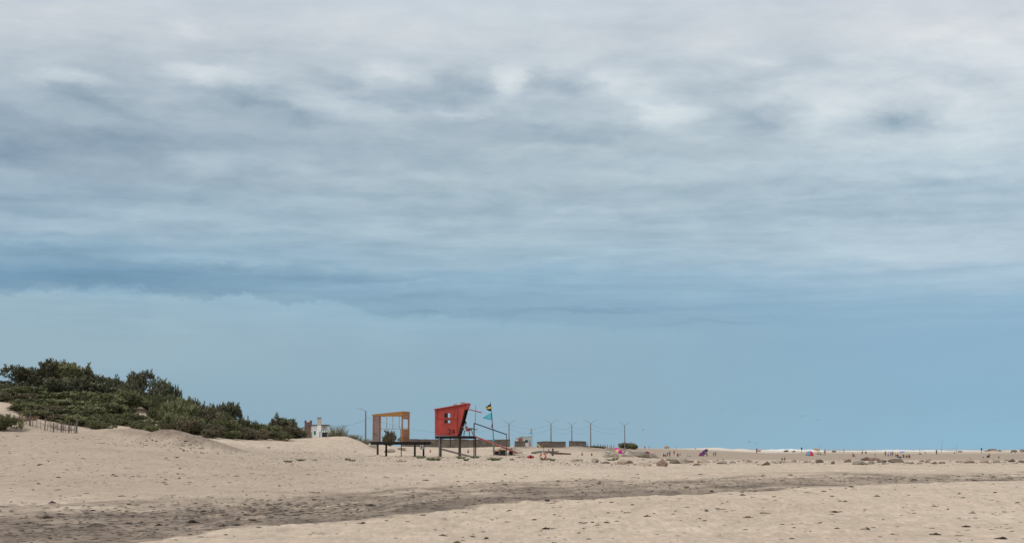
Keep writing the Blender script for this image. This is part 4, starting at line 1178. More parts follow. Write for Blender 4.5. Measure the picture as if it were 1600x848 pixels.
street_lamp(893.5, 520, 664.5, 5.5, 'shorter double-armed street lamp in the middle of the row, above the wall gap')
street_lamp(923, 480, 661, 7.8, 'double-armed street lamp beside the row of stakes')
street_lamp(976.3, 540, 664, 7.0, 'last double-armed street lamp, standing over the grey-green bushes')
WIRE = mat('black_cable', (0.03, 0.03, 0.035), 0.6, 0.1, 2)
def cable(p, q, sag, label, r=.014):
    mb = MB(); n = 14
    pts = []
    for i in range(n + 1):
        f = i / n; v = Vector(p).lerp(Vector(q), f); v.z -= sag * 4 * f * (1 - f); pts.append(v)
    mb.tube(pts, r, 5)
    o = mb.build('overhead_cable', WIRE); set_props(o, label, 'cable', 'overhead cables between the street lamps')
def top(i, dz=-.25, dx=0): x, y, z = LAMP_TOPS[i]; return (x + dx, y, z + dz)
e0 = P(500, 668.5, 360)
cable(top(0, -1.7), e0, .5, 'overhead cable from the single-armed lamp pole down towards the white house')
cable(top(0, -1.2), top(1, -.4), 2.6, 'long overhead cable sagging behind the unfinished cabin and the red tower')
for i, (a, nm) in enumerate(zip(range(1, 5), ('from the lamp by the ramp to the lamp behind the middle wall', 'from the lamp behind the middle wall to the shorter lamp', 'from the shorter lamp to the lamp beside the stakes', 'from the lamp beside the stakes to the last lamp'))):
    cable(top(a, -.2), top(a + 1, -.2), 1.2, 'upper overhead cable ' + nm)
    cable(top(a, -1.2), top(a + 1, -1.2), 1.6, 'lower overhead cable ' + nm)
short_post(387, 649, 664, .11, 'thin bare pole standing up behind the shrubs left of the lone round bush', 260, POLE_C)

# white house behind the dune
def house():
    Y = 345.0; k = Y / F
    x0, _, z0 = at(484, Y); zb = P(484, 686, Y).z
    t = thing('white_house', 'white flat-roofed house with brick tower, tall chimney and green shutters behind the dune', 'house', (x0, Y, zb))
    X = lambda px: (px - 484) * k
    Zp = lambda py: (686 - py) * k
    wh = mat('whitewashed_wall', (0.82, 0.82, 0.81), 0.9, 0.1, 1.0, bump=.3)
    br = mat('brown_brick', (0.17, 0.115, 0.095), 0.9, 0.35, 4, planks=(2, .12, .3))
    roofm = mat('grey_roof_felt', (0.10, 0.10, 0.105), 0.9, 0.2, 2)
    grn = mat('green_shutter_paint', (0.02, 0.16, 0.09), 0.6, 0.15, 3)
    mb = MB(); mb.box(((X(484) + X(502)) / 2, 2.2, Zp(664.5) / 2 - .6), (X(502) - X(484), 4.4, Zp(664.5) + 1.2)); mb.build('wall', wh, t)
    mb = MB(); mb.box(((X(502) + X(510)) / 2, 3.4, Zp(664.5) / 2 - .6), (X(510) - X(502) - .01, 3, Zp(664.5) + 1.2)); mb.build('wall', wh, t)
    mb = MB(); mb.box(((X(484) + X(510)) / 2, 2.3, Zp(664)), (X(510) - X(484) + .3, 5.2, .22)); mb.build('roof', roofm, t)
    mb = MB(); mb.box((X(498.5), -.12, Zp(664.5) / 2 - .5), (X(501.5) - X(495.7), .7, Zp(664.5) + 1)); mb.build('chimney_breast', wh, t)
    mb = MB(); mb.box((X(498.5), -.12, (Zp(653) + Zp(664.4)) / 2), (X(501.5) - X(495.7) - .04, .66, Zp(653) - Zp(664.4))); c = mb.build('chimney', mat('weathered_chimney_render', (0.47, 0.43, 0.38), 0.95, 0.25, 1.2), t)
    mb = MB(); mb.box((X(498.5), -.12, Zp(652.6)), (X(501.5) - X(495.7) + .08, .8, .12)); mb.build('cap', CONC, c)
    tw = MB(); tw.box((X(480.6), .6, Zp(659.5) / 2 - .4), (X(485.6) - X(475.7), 1.6, Zp(659.5) + .8)); tb = tw.build('brick_tower', br, t)
    for i, px in enumerate((476.4, 480.6, 484.9)):
        m2 = MB(); m2.box((X(px), .6, Zp(658.3)), (.26 if i != 1 else .20, 1.6, .42)); m2.build('merlon', br if i != 1 else wh, tb)
    m2 = MB(); m2.prism([(X(475.6), Zp(680)), (X(475.6), Zp(667)), (X(460), Zp(673)), (X(460), Zp(680))], .8, 3.6); m2.build('side_wing', wh, t)
    m2 = MB(); m2.beam((X(475.6), 2.2, Zp(666.6)), (X(459), 2.2, Zp(673)), 3.2, .12); m2.build('wing_roof', roofm, t)
    w = MB(); w.box((X(491.5), -.02, Zp(676)), (X(493) - X(490), .06, Zp(673) - Zp(679))); ww = w.build('window', grn, t)
    w = MB(); w.box((X(491.5), -.05, Zp(679.2)), (.5, .12, .06)); w.build('sill', wh, ww)
    # striped awning on the right
    a = MB(); n = 12; x0_, x1_ = X(502.3), X(518.5)
    for i in range(n):
        xa, xb = x0_ + (x1_ - x0_) * i / n, x0_ + (x1_ - x0_) * (i + 1) / n
        a.add([(xa, .3, Zp(672)), (xa, -.9, Zp(673.2)), (xb, -.9, Zp(673.2)), (xb, .3, Zp(672)), (xa, -.9, Zp(675.3)), (xb, -.9, Zp(675.3 if i % 2 else 674.8))], [(0, 1, 2, 3), (1, 4, 5, 2)], i % 2)
    aw = a.build('awning', [mat('green_awning', (.02, .30, .20), .8, .1, 3), wh], t)
    sd = aw.modifiers.new('thick', 'SOLIDIFY'); sd.thickness = .03
    for px in (502.8, 518): m2 = MB(); m2.tube([(X(px), -.85, -.8), (X(px), -.85, Zp(674))], .05, 6); m2.build('awning_post', wh, t)
    m2 = MB(); m2.box((X(506), 1.0, Zp(680)), (X(510) - X(502.4), .1, Zp(676) - Zp(686))); m2.build('dark_doorway', GLASS, t)
house()
def stake(px, pt, pb, r, label, group, m, Y=None, lean=0.0):
    if Y is None: x, Y, z = hit(px, pb)
    else: x, _, z = at(px, Y)
    h = (pb - pt) * Y / F
    mb = MB(); mb.tube([(0, 0, -.3), (lean * .4, 0, h * .5), (lean, 0.03, h)], [r, r * .9, r * .75], 7)
    o = mb.build('fence_stake' if group else 'stake', m); o.location = (x, Y, z); set_props(o, label, 'stake', group)
for px, a in ((486.5, 676), (499.5, 675)):
    stake(px, a, 688, .07, 'grey stake in the brush before the white house, left one' if px < 490 else 'grey stake in the brush before the white house, right one', None, WOOD_GREY, 205)
tuft(492, 0, 20, 5, BRUSH, L_BRUSH, 'dry_brush', 'grey scrub on the sand in front of the white house wall', 'brush', None, 204)
tuft(502, 0, 16, 6, BRUSH, L_WEED, 'dry_brush', 'olive scrub on the sand right of the white house stakes', 'brush', None, 203)
tuft(476, 0, 18, 11, BRUSH, L_WEED, 'dry_brush', 'olive scrub beside the brick tower of the white house', 'brush', None, 206)

# paling fence of uneven stakes on the left
FG = 'weathered stakes of the old paling fence'
FD = mat('black_stake', (0.14, 0.12, 0.108), 0.9, 0.3, 5)
own = {30: 'rust brown thick stake at the left end of the paling fence', 36: 'leaning dark stake next to the rust brown one in the paling fence', 45.5: 'thickest black stake of the paling fence', 118.5: 'heavy dark end stake at the right end of the paling fence', 69: 'dark stake in the middle of the paling fence', 107: 'dark stake, second heavy one from the right end of the paling fence'}
YF = hit(72, 674.5)[1]
print('FENCE', YF)
for px, pt, pb, r in ((22, 654, 668, .02), (25, 656, 668, .02), (30, 654, 669, .055), (36, 660, 671, .045), (40.5, 657, 670, .02), (45.5, 653, 672, .075), (50, 658, 672, .035), (56.5, 658, 673, .02), (63, 659, 673, .02),
                       (69, 655, 673.5, .05), (73, 661, 673.5, .03), (78, 658, 674, .02), (83, 660, 674, .055), (89, 660, 674, .02), (95, 656, 675, .06), (98, 661, 675, .04), (102, 660, 675, .02), (107, 656, 676, .065), (111, 659, 676, .025), (115, 660, 676, .03), (118.5, 653, 676.5, .085)):
    stake(px, pt, pb, r, own.get(px, 'thin pale grey stake in the paling fence on the left'), FG, mat('rusty_stake', (.15, .065, .045), .9, .3, 5) if px == 30 else FD if r > .045 else WOOD_GREY, YF + .7 - (px - 22) * .015, RND.uniform(-.06, .06) if px != 36 else -.2)
mb = MB(); a, b = at(22, YF + .5), at(119, YF - .8)
pts = [(a[0] + (b[0] - a[0]) * f, a[1] + (b[1] - a[1]) * f + .02, a[2] + (b[2] - a[2]) * f + .62 + .05 * math.sin(f * 19)) for f in np.linspace(0, 1, 24)]
mb.tube(pts, .012, 5); o = mb.build('fence_wire', WIRE); set_props(o, 'thin wire strung along the stakes of the paling fence', 'wire')
def picket_fence():
    x0, Y, z0 = at(-14, 146)
    t = thing('sand_fence', 'low pale slatted fence climbing the sand at the left edge under the dark bushes', 'fence', (x0, Y, z0))
    mb = MB(); tops = []
    n = 46
    for i in range(n):
        px = -14 + 49 * i / (n - 1); x, _, z = at(px, 146); h = .62 + RND.uniform(-.06, .06)
        mb.box((x - x0, RND.uniform(-.02, .02), z - z0 + h / 2 - .1), (.045, .02, h + .2)); tops.append((x - x0, -.03, z - z0 + h * .8))
    mb.build('slat_panel', mat('pale_slat', (.36, .30, .265), .9, .3, 4), t)
    mb = MB(); mb.tube(tops, .02, 5); mb.build('top_wire', WOOD_PALE, t)
    for px in (-10, 8, 20, 33):
        x, _, z = at(px, 146); m2 = MB(); m2.tube([(x - x0, .05, z - z0 - .3), (x - x0, .05, z - z0 + .8)], .05, 7); m2.build('post', WOOD_BROWN, t)
picket_fence()
for i, px in enumerate((917.5, 923, 928, 934, 938, 942, 945, 949, 953, 955.5, 959)):
    stake(px, 690.5 + (i % 3) * .7, 698, .085, 'thin brown stake in the row on the far dune left of the last street lamp', 'row of stakes on the far dune', WOOD_BROWN, 520)
for px, w, h in ((924, 16, 4), (935, 14, 5), (941, 12, 4), (961, 12, 4)):
    tuft(px, 0, w, h, WEED, L_WEED, 'dune_scrub', 'low grey-green scrub among the stakes on the far dune', 'scrub', 'scrub among the far stakes', 515)

# far white lifeguard cabin
def ring_mesh(R, r, n=32, k=10):
    mb = MB(); vs = []
    for i in range(n):
        a = 2 * math.pi * i / n
        for j in range(k):
            b = 2 * math.pi * j / k
            vs.append(((R + r * math.cos(b)) * math.cos(a), r * math.sin(b), (R + r * math.cos(b)) * math.sin(a)))
    fs = [(i * k + j, ((i + 1) % n) * k + j, ((i + 1) % n) * k + (j + 1) % k, i * k + (j + 1) % k) for i in range(n) for j in range(k)]
    mb.add(vs, fs)
    for q in range(len(fs)): mb.mi[q] = 1 if (q // k) % 8 in (0, 1) else 0
    return mb
ORB = mat('orange_buoy', (.66, .15, .035), .55, .12, 4); WHB = mat('white_band', (.72, .70, .66), .6, .1, 4); REDB = mat('red_buoy_paint', (.33, .06, .05), .6, .12, 4)
def far_cabin():
    Y = 330.0; k = Y / F
    x0, _, z0 = at(818, Y); z0 = P(818, 698, Y).z
    t = thing('white_lifeguard_cabin', 'small white lifeguard cabin with red ring sign and dark window behind a wall stub', 'lifeguard cabin', (x0, Y, z0))
    X = lambda px: (px - 818) * k; Zp = lambda py: (698 - py) * k
    wh = mat('cabin_white_boards', (.66, .65, .63), .8, .12, 2, planks=(2, .2, .25))
    mb = MB(); mb.prism([(X(806), -.5), (X(830.5), -.5), (X(830.5), Zp(681.6)), (X(806), Zp(684.8))], 0, 2.2); mb.build('wall', wh, t)
    mb = MB(); mb.beam((X(805.3), 1.1, Zp(684.4)), (X(831.2), 1.1, Zp(681)), 2.5, .05); r = mb.build('roof', mat('pale_roof_sheet', (.40, .39, .37), .9), t)
    mb = MB(); mb.box((X(815.5), .8, Zp(682.3)), (.9, .6, .16)); mb.build('roof_sandbag', mat('tan_sack', (.42, .33, .22), .9), t)
    mb = MB(); mb.box((X(822.5), -.02, Zp(688.8)), (X(824.8) - X(820.4), .08, Zp(687) - Zp(690.8))); mb.build('window', GLASS, t)
    mb = MB(); mb.box((X(827.3), -.02, Zp(691.2)), (X(828.8) - X(826), .08, Zp(686) - Zp(696))); d = mb.build('door', mat('pale_blue_door', (.28, .36, .42), .7, .15, 3), t)
    o = ring_mesh(X(816.3) - X(813.4) - .06, .09).build('ring_sign', [REDB, REDB], t, True); o.location = (X(813.4), -.08, Zp(687)); 
    mb = MB(); mb.box((X(813.4), -.05, Zp(687)), (.40, .05, .13)); mb.build('cross_sign', REDB, o).matrix_parent_inverse = o.matrix_basis.inverted()
    mb = MB(); mb.box((X(828), -.05, Zp(693.5)), (.22, .06, .42)); mb.build('life_vest', ORB, t)
    f = thing('cabin_flag_pole', 'thin pole with small yellow and blue flags at the corner of the far white cabin', 'flag pole', (x0 + X(831.2), Y - .4, z0))
    mb = MB(); mb.tube([(0, 0, -.4), (0, 0, Zp(670))], [.05, .03], 7); mb.build('pole', WOOD_GREY, f)
    for a, b, c, n in ((670.2, 673.5, (.50, .38, .08), 'yellow_pennant'), (673.7, 677, (.10, .38, .55), 'blue_pennant')):
        q = MB(); q.prism([(0, Zp(a)), (-.32, Zp(a + .4)), (-.36, Zp(b - .3)), (0, Zp(b))] if n[0] == 'y' else [(0, Zp(a)), (-.50, Zp(b - .6)), (-.46, Zp(b)), (0, Zp(b))], -.01, .01); q.build('flag', mat(n, c, .8, .1, 3), f)
far_cabin()

# ------------------------------------------------------------------ rocks
ROCKM = [mat('grey_boulder', (.34, .29, .24), .95, .4, 3, bump=.9, bscale=8, rnd=.18), mat('tan_boulder', (.42, .325, .245), .95, .4, 3, bump=.9, bscale=8, rnd=.18), mat('red_brown_boulder', (.25, .165, .125), .95, .35, 3, bump=.9, bscale=8, rnd=.15), mat('dark_boulder', (.20, .155, .125), .95, .35, 3, bump=.9, bscale=8, rnd=.15), mat('pale_boulder', (.46, .40, .34), .95, .3, 3, bump=.9, bscale=8, rnd=.12)]
def rock_mesh(seed, peak=0.0, flat=False):
    r = random.Random(seed)
    bm = bmesh.new(); bmesh.ops.create_icosphere(bm, subdivisions=3, radius=.5)
    planes = []
    for _ in range(9):
        n = Vector((r.gauss(0, 1), r.gauss(0, 1), r.gauss(.2, .8))).normalized(); planes.append((n, r.uniform(.20, .40)))
    for v in bm.verts:
        c = v.co.copy()
        for n, d in planes:
            e = c.dot(n) - d
            if e > 0: c -= n * e
        if peak: c.z *= 1 + peak; s = 1 - .75 * max(0, c.z) / (.5 + peak * .3); c.x *= s; c.y *= s
        c += c.normalized() * (.035 * math.sin(c.x * 17 + seed) * math.cos(c.y * 15 + c.z * 19) + r.gauss(0, .008))
        v.co = c
    me = bpy.data.meshes.new('rock'); bm.to_mesh(me); bm.free()
    zs = [v.co.z for v in me.vertices]; xs = [v.co.x for v in me.vertices]
    sx, sz, z0 = max(xs) - min(xs), max(zs) - min(zs), min(zs)
    for v in me.vertices: v.co.x /= sx; v.co.y /= sx; v.co.z = (v.co.z - z0) / sz
    me.materials.append(ROCKM[0])
    return me
ROCKS = [rock_mesh(i) for i in range(7)] + [rock_mesh(20 + i, .55) for i in range(3)]
RG = 'boulders lying in a line across the beach'
def rock(px, py, w, h, mi, label=None, v=None, rz=None, Y=None):
    if Y is None: x, Y, z = hit(px, py, 150, 330)
    else: x, _, z = at(px, Y)
    k = Y / F
    o = link_mesh('boulder', ROCKS[RND.randrange(7) if v is None else v], ROCKM[0])
    o.material_slots[0].link = 'OBJECT'; o.material_slots[0].material = ROCKM[mi]
    hh = h * k * .92
    o.location = (x, Y + w * k * .3, z - hh * .45); o.scale = (w * k * 1.12, w * k * RND.uniform(.6, .9), hh * 1.5); o.rotation_euler = (0, 0, RND.uniform(-.5, .5) if rz is None else rz)
    set_props(o, label or 'low weathered boulder among the others in the line across the beach', 'boulder', RG)
big = [
 (581, 699, 13, 8, 4, 'rounded white-grey boulder on the sand at the left end of the timber deck', 1), (608, 706.5, 16, 6, 4, 'flat pale slab under the deck of the unfinished cabin', 4), (628, 703, 14, 4, 3, 'low dark rock right of the pale slab under the deck', 2),
 (947, 714, 11, 7, 0, 'grey boulder with a pale green cloth top beside the pink umbrella', 0), (960, 714, 15, 6, 1, 'wide tan boulder in front of the pink and yellow umbrella', 3),
 (983, 714, 19, 12, 4, 'tall pale wedge-shaped boulder right of the pink umbrella', 7), (1001, 714.5, 26, 10, 0, 'long grey slanted boulder left of the dark blue tent', 5), (1022, 715.5, 20, 9, 4, 'pale speckled boulder right of the dark blue tent', 6),
 (1033, 728, 17, 12, 2, 'sharp dark brown boulder with a pointed top at the front of the line', 8), (972, 727.5, 15, 8.5, 1, 'tan pyramid-shaped boulder standing alone in the sand', 9), (944, 727.5, 19, 4, 2, 'flat brown slab lying left of the tan pyramid-shaped boulder', 4),
 (930, 724, 11, 8, 0, None, 2), (897, 722, 12, 4, 0, None, 1), (857, 724, 10, 4, 1, None, 0), (1005, 727.5, 26, 5, 1, 'long low tan boulder between the pyramid and the sharp brown boulder', 3),
 (984, 724, 10, 5, 3, None, 1), (1054, 724, 16, 7.5, 3, None, 5), (1066, 723.5, 16, 8.5, 0, None, 0), (1078, 723, 14, 4.5, 2, None, 2), (1090, 727, 12, 4, 0, None, 6), (1100, 723, 18, 6, 1, 'pale pinkish wide boulder right of the dark cluster behind the sharp rock', 3),
 (1128, 724.5, 16, 6, 4, None, 4), (1145, 723.5, 9, 4, 0, None, 1), (1044, 719, 8, 3, 3, None, 0), (1170, 722, 7, 4, 3, None, 5), (1197, 727, 15, 6.5, 2, 'squarish brown boulder low in the sand near the middle of the line', 4), (1216, 724, 12, 5, 0, None, 2),
 (1240, 722, 8, 5, 0, None, 0), (1260, 722.5, 8, 4.5, 4, None, 6), (1281, 722.5, 12, 5.5, 3, None, 1), (1302, 724.5, 6, 4, 3, None, 3), (1326, 722, 12, 6, 1, 'reddish rounded boulder just left of the pair of red-brown slabs', 6), (1345, 726, 22, 7, 0, 'broad grey boulder below the red-brown slabs', 5),
 (1353, 719, 13, 6, 2, 'left red-brown slab of the pair on top of the line', 4), (1367, 719, 17, 4.5, 2, 'right red-brown slab of the pair, longer and flatter', 1), (1361, 725, 10, 6, 0, None, 0), (1379, 722, 14, 4, 3, None, 2), (1402, 722.5, 22, 6.5, 3, 'long dark boulder below the group under the magenta and cyan umbrella', 3),
 (1390, 724, 8, 3, 4, None, 1), (1417, 724, 9, 4, 0, None, 5), (1426, 724.5, 8, 4, 4, None, 6), (1440, 721.5, 8, 3.5, 2, None, 0), (1449, 722.5, 7, 3, 2, None, 1), (1460, 725, 11, 4.5, 2, None, 4), (1473, 724.5, 9, 4, 3, None, 2),
 (1518, 723, 21, 9.5, 1, 'largest boulder of the right half, tan with a slanted top', 7), (1540, 722.5, 11, 5, 1, None, 5), (1559, 723, 11, 4.5, 0, None, 3), (1568, 723.5, 9, 4, 4, None, 0), (1583, 721.5, 10, 5.5, 3, None, 6), (1597, 722, 12, 3.5, 3, None, 1), (1500, 722, 10, 3, 0, None, 2)]
for px, py, w, h, mi, lab, v in big: rock(px, py, w, h, mi, lab, v)
for i in range(64):
    px = RND.uniform(880, 1610); py = RND.uniform(718, 726) + (2 if px < 1000 else 0)
    rock(px, py, RND.uniform(3, 9), RND.uniform(1.2, 3.2), RND.choice((0, 1, 1, 1, 2, 4, 4)))
for px, py, w, h in ((1543, 0, 10, 3), (1551, 0, 14, 5), (1560, 0, 9, 3), (1042, 0, 9, 4), (1500, 0, 8, 2), (1228, 0, 8, 3), (1186, 0, 7, 3), (1240, 0, 6, 2), (1303, 0, 7, 3), (1585, 0, 10, 3), (1598, 0, 10, 4)):
    x, _, z = at(px, 655); k = 655 / F
    o = link_mesh('boulder', ROCKS[RND.randrange(7)], ROCKM[0]); o.material_slots[0].link = 'OBJECT'; o.material_slots[0].material = ROCKM[3 if px > 1200 else 1]
    o.location = (x, 655, z - .1); o.scale = (w * k, w * k * .7, h * k + .15)
    set_props(o, 'dark boulder on the far crest of the beach against the surf' if px > 1100 else 'pointed tan heap on the skyline left of the white dune', 'boulder', 'boulders on the far crest of the beach' if px > 1100 else None)

# ------------------------------------------------------------------ driftwood and rescue gear on the sand
def log(px, py, L, r, a, label, m=WOOD_BROWN, lift=0.0):
    x, Y, z = hit(px, py); mb = MB()
    mb.tube([(-L / 2, 0, r), (-L * .1, .1, r * 1.5 + lift * .4), (L / 2, .25, r + lift)], [r, r * .9, r * .6], 8)
    o = mb.build('driftwood_log', m); o.location = (x, Y, z - r * .2); o.rotation_euler = (0, 0, a); set_props(o, label, 'log')
log(846, 709.5, 2.6, .16, .1, 'grey driftwood log lying on the sand below the yellow beach chair', WOOD_GREY, .2)
log(858, 709.8, 2.4, .13, -.2, 'thin dark driftwood log crossing the grey one', WOOD_BROWN, .3)
log(876, 710.5, 2.8, .15, .0, 'long brown driftwood log right of the crossing pair', WOOD_BROWN)
short_post(863.5, 700, 709, .11, 'leaning brown post sticking up from the driftwood pile', 205)
def lifebuoy():
    x, Y, z = hit(848.5, 717.5); k = Y / F
    t = thing('lifebuoy', 'orange lifebuoy with white bands standing upright on the sand', 'lifebuoy', (x, Y, z))
    o = ring_mesh(4.3 * k, 1.35 * k).build('ring', [ORB, WHB], t, True); o.location = (0, 0, 5.4 * k); o.rotation_euler = (.25, 0, .2)
    mb = MB(); mb.tube([(5.8 * k * math.cos(a), -.02, 5.8 * k * math.sin(a)) for a in np.linspace(0, 6.28, 25)], .02, 5); mb.build('grab_rope', WHB, o)
lifebuoy()
def rescue_float():
    x, Y, z = hit(829, 716); k = Y / F
    t = thing('rescue_float', 'red rescue float with a black middle strap lying on the sand', 'rescue float', (x, Y, z), .1)
    mb = MB(); L = 5.6 * k
    mb.tube([(-L, 0, .09), (-L * .7, 0, .14), (-.06, 0, .15), (.06, 0, .15), (L * .7, 0, .14), (L, 0, .09)], [.03, .12, .13, .13, .12, .03], 10); mb.build('float_body', mat('red_foam', (.50, .055, .03), .6, .12, 4), t, True)
    mb = MB(); mb.tube([(-.05, 0, .15), (.05, 0, .15)], [.145, .145], 10); s = mb.build('strap', BLACK, t)
    mb = MB(); mb.tube([(-.03, -.1, .2), (-.02, -.05, .30), (.03, .05, .30), (.04, .1, .2)], .025, 6); mb.build('handle', BLACK, t)
rescue_float()

# ------------------------------------------------------------------ people
SKIN = [mat('tanned_skin', (.36, .19, .12), .6, .08, 5), mat('pale_skin', (.50, .30, .22), .6, .08, 5), mat('brown_skin', (.20, .10, .065), .6, .08, 5)]
HAIRM = [mat('black_hair', (.015, .012, .012), .6, .2, 8), mat('brown_hair', (.06, .035, .02), .6, .2, 8), mat('sandy_hair', (.26, .17, .09), .6, .2, 8)]
CL = {}
def cloth_m(c):
    k = 'cloth_%d_%d_%d' % tuple(int(q * 255) for q in c)
    return mat(k, c, .9, .12, 6)
def skin_mesh(name, verts, edges, root=0, sub=1):
    bm = bmesh.new(); ly = bm.verts.layers.skin.verify()
    vs = []
    for i, (co, r) in enumerate(verts):
        v = bm.verts.new(co); v[ly].radius = (r, r) if not isinstance(r, tuple) else r
        v[ly].use_root = (i == root); vs.append(v)
    for a, b in edges: bm.edges.new((vs[a], vs[b]))
    me = bpy.data.meshes.new(name + '_frame'); bm.to_mesh(me); bm.free()
    o = bpy.data.objects.new('tmp', me); COL.objects.link(o)
    sk_ = o.modifiers.new('skin', 'SKIN'); sk_.branch_smoothing = .6
    sb_ = o.modifiers.new('sub', 'SUBSURF'); sb_.levels = sub; sb_.render_levels = sub
    dg = bpy.context.evaluated_depsgraph_get(); dg.update()
    out = bpy.data.meshes.new_from_object(o.evaluated_get(dg)); out.name = name
    bpy.data.objects.remove(o); bpy.data.meshes.remove(me)
    out.materials.clear()
    for p in out.polygons: p.use_smooth = True
    return out
# joints facing -Y (towards the viewer), metres for a 1.72 m adult
def pose(kind):
    J = dict(pel=(0, 0, .93), bel=(0, 0, 1.08), che=(0, 0, 1.30), nb=(0, .01, 1.45), nk=(0, -.01, 1.52), h0=(0, -.025, 1.59), h1=(0, -.02, 1.67), h2=(0, -.01, 1.73), nose=(0, -.13, 1.62))
    for s, n in ((-1, 'L'), (1, 'R')):
        J['sh' + n] = (s * .185, .01, 1.41); J['el' + n] = (s * .245, .03, 1.13); J['wr' + n] = (s * .255, -.05, .90); J['ha' + n] = (s * .25, -.08, .81)
        J['hi' + n] = (s * .095, 0, .88); J['kn' + n] = (s * .11, -.02, .49); J['an' + n] = (s * .115, .03, .07); J['to' + n] = (s * .13, -.13, .035)
    if kind == 'walk':
        J['knL'] = (-.10, -.16, .51); J['anL'] = (-.10, -.22, .09); J['toL'] = (-.11, -.38, .05); J['knR'] = (.10, .06, .47); J['anR'] = (.10, .30, .12); J['toR'] = (.11, .17, .035)
        J['elL'] = (-.25, .14, 1.15); J['wrL'] = (-.25, .16, .92); J['haL'] = (-.24, .15, .83); J['elR'] = (.25, -.08, 1.15); J['wrR'] = (.24, -.24, .96); J['haR'] = (.23, -.31, .90)
    if kind in ('sit', 'chair'):
        dz = -.80 if kind == 'sit' else -.40
        for k in list(J):
            x, y, z = J[k]
            if k[:2] not in ('hi', 'kn', 'an', 'to'): J[k] = (x, y + (.06 * (z - .93) if kind == 'sit' else .18 * (z - .93)), z + dz)
        for s, n in ((-1, 'L'), (1, 'R')):
            if kind == 'sit':
                J['hi' + n] = (s * .1, -.02, .11); J['kn' + n] = (s * .17, -.36, .42); J['an' + n] = (s * .13, -.62, .07); J['to' + n] = (s * .14, -.78, .05)
                J['el' + n] = (s * .26, -.12, .42); J['wr' + n] = (s * .19, -.34, .47); J['ha' + n] = (s * .12, -.42, .46)
            else:
                J['hi' + n] = (s * .1, -.03, .51); J['kn' + n] = (s * .14, -.46, .60); J['an' + n] = (s * .13, -.56, .14); J['to' + n] = (s * .14, -.72, .09)
                J['el' + n] = (s * .26, -.02, .76); J['wr' + n] = (s * .20, -.26, .70); J['ha' + n] = (s * .17, -.35, .69)
        if kind == 'chair':
            J['knR'] = (.10, -.45, .70); J['anR'] = (.08, -.86, .55); J['toR'] = (.08, -.95, .70)
    if kind == 'bend':
        import math as _m
        for k in list(J):
            x, y, z = J[k]
            if k[:2] in ('hi', 'kn', 'an', 'to', 'pe') and k != 'pel': continue
            a = _m.radians(78); dz, dy = z - .93, y
            J[k] = (x, -dz * _m.sin(a) + dy * _m.cos(a), .93 + dz * _m.cos(a) + dy * _m.sin(a))
        for s, n in ((-1, 'L'), (1, 'R')):
            sx, sy, sz = J['sh' + n]; J['el' + n] = (sx * 1.15, sy - .05, sz - .28); J['wr' + n] = (sx, sy - .1, sz - .52); J['ha' + n] = (sx * .9, sy - .12, sz - .61)
    return J
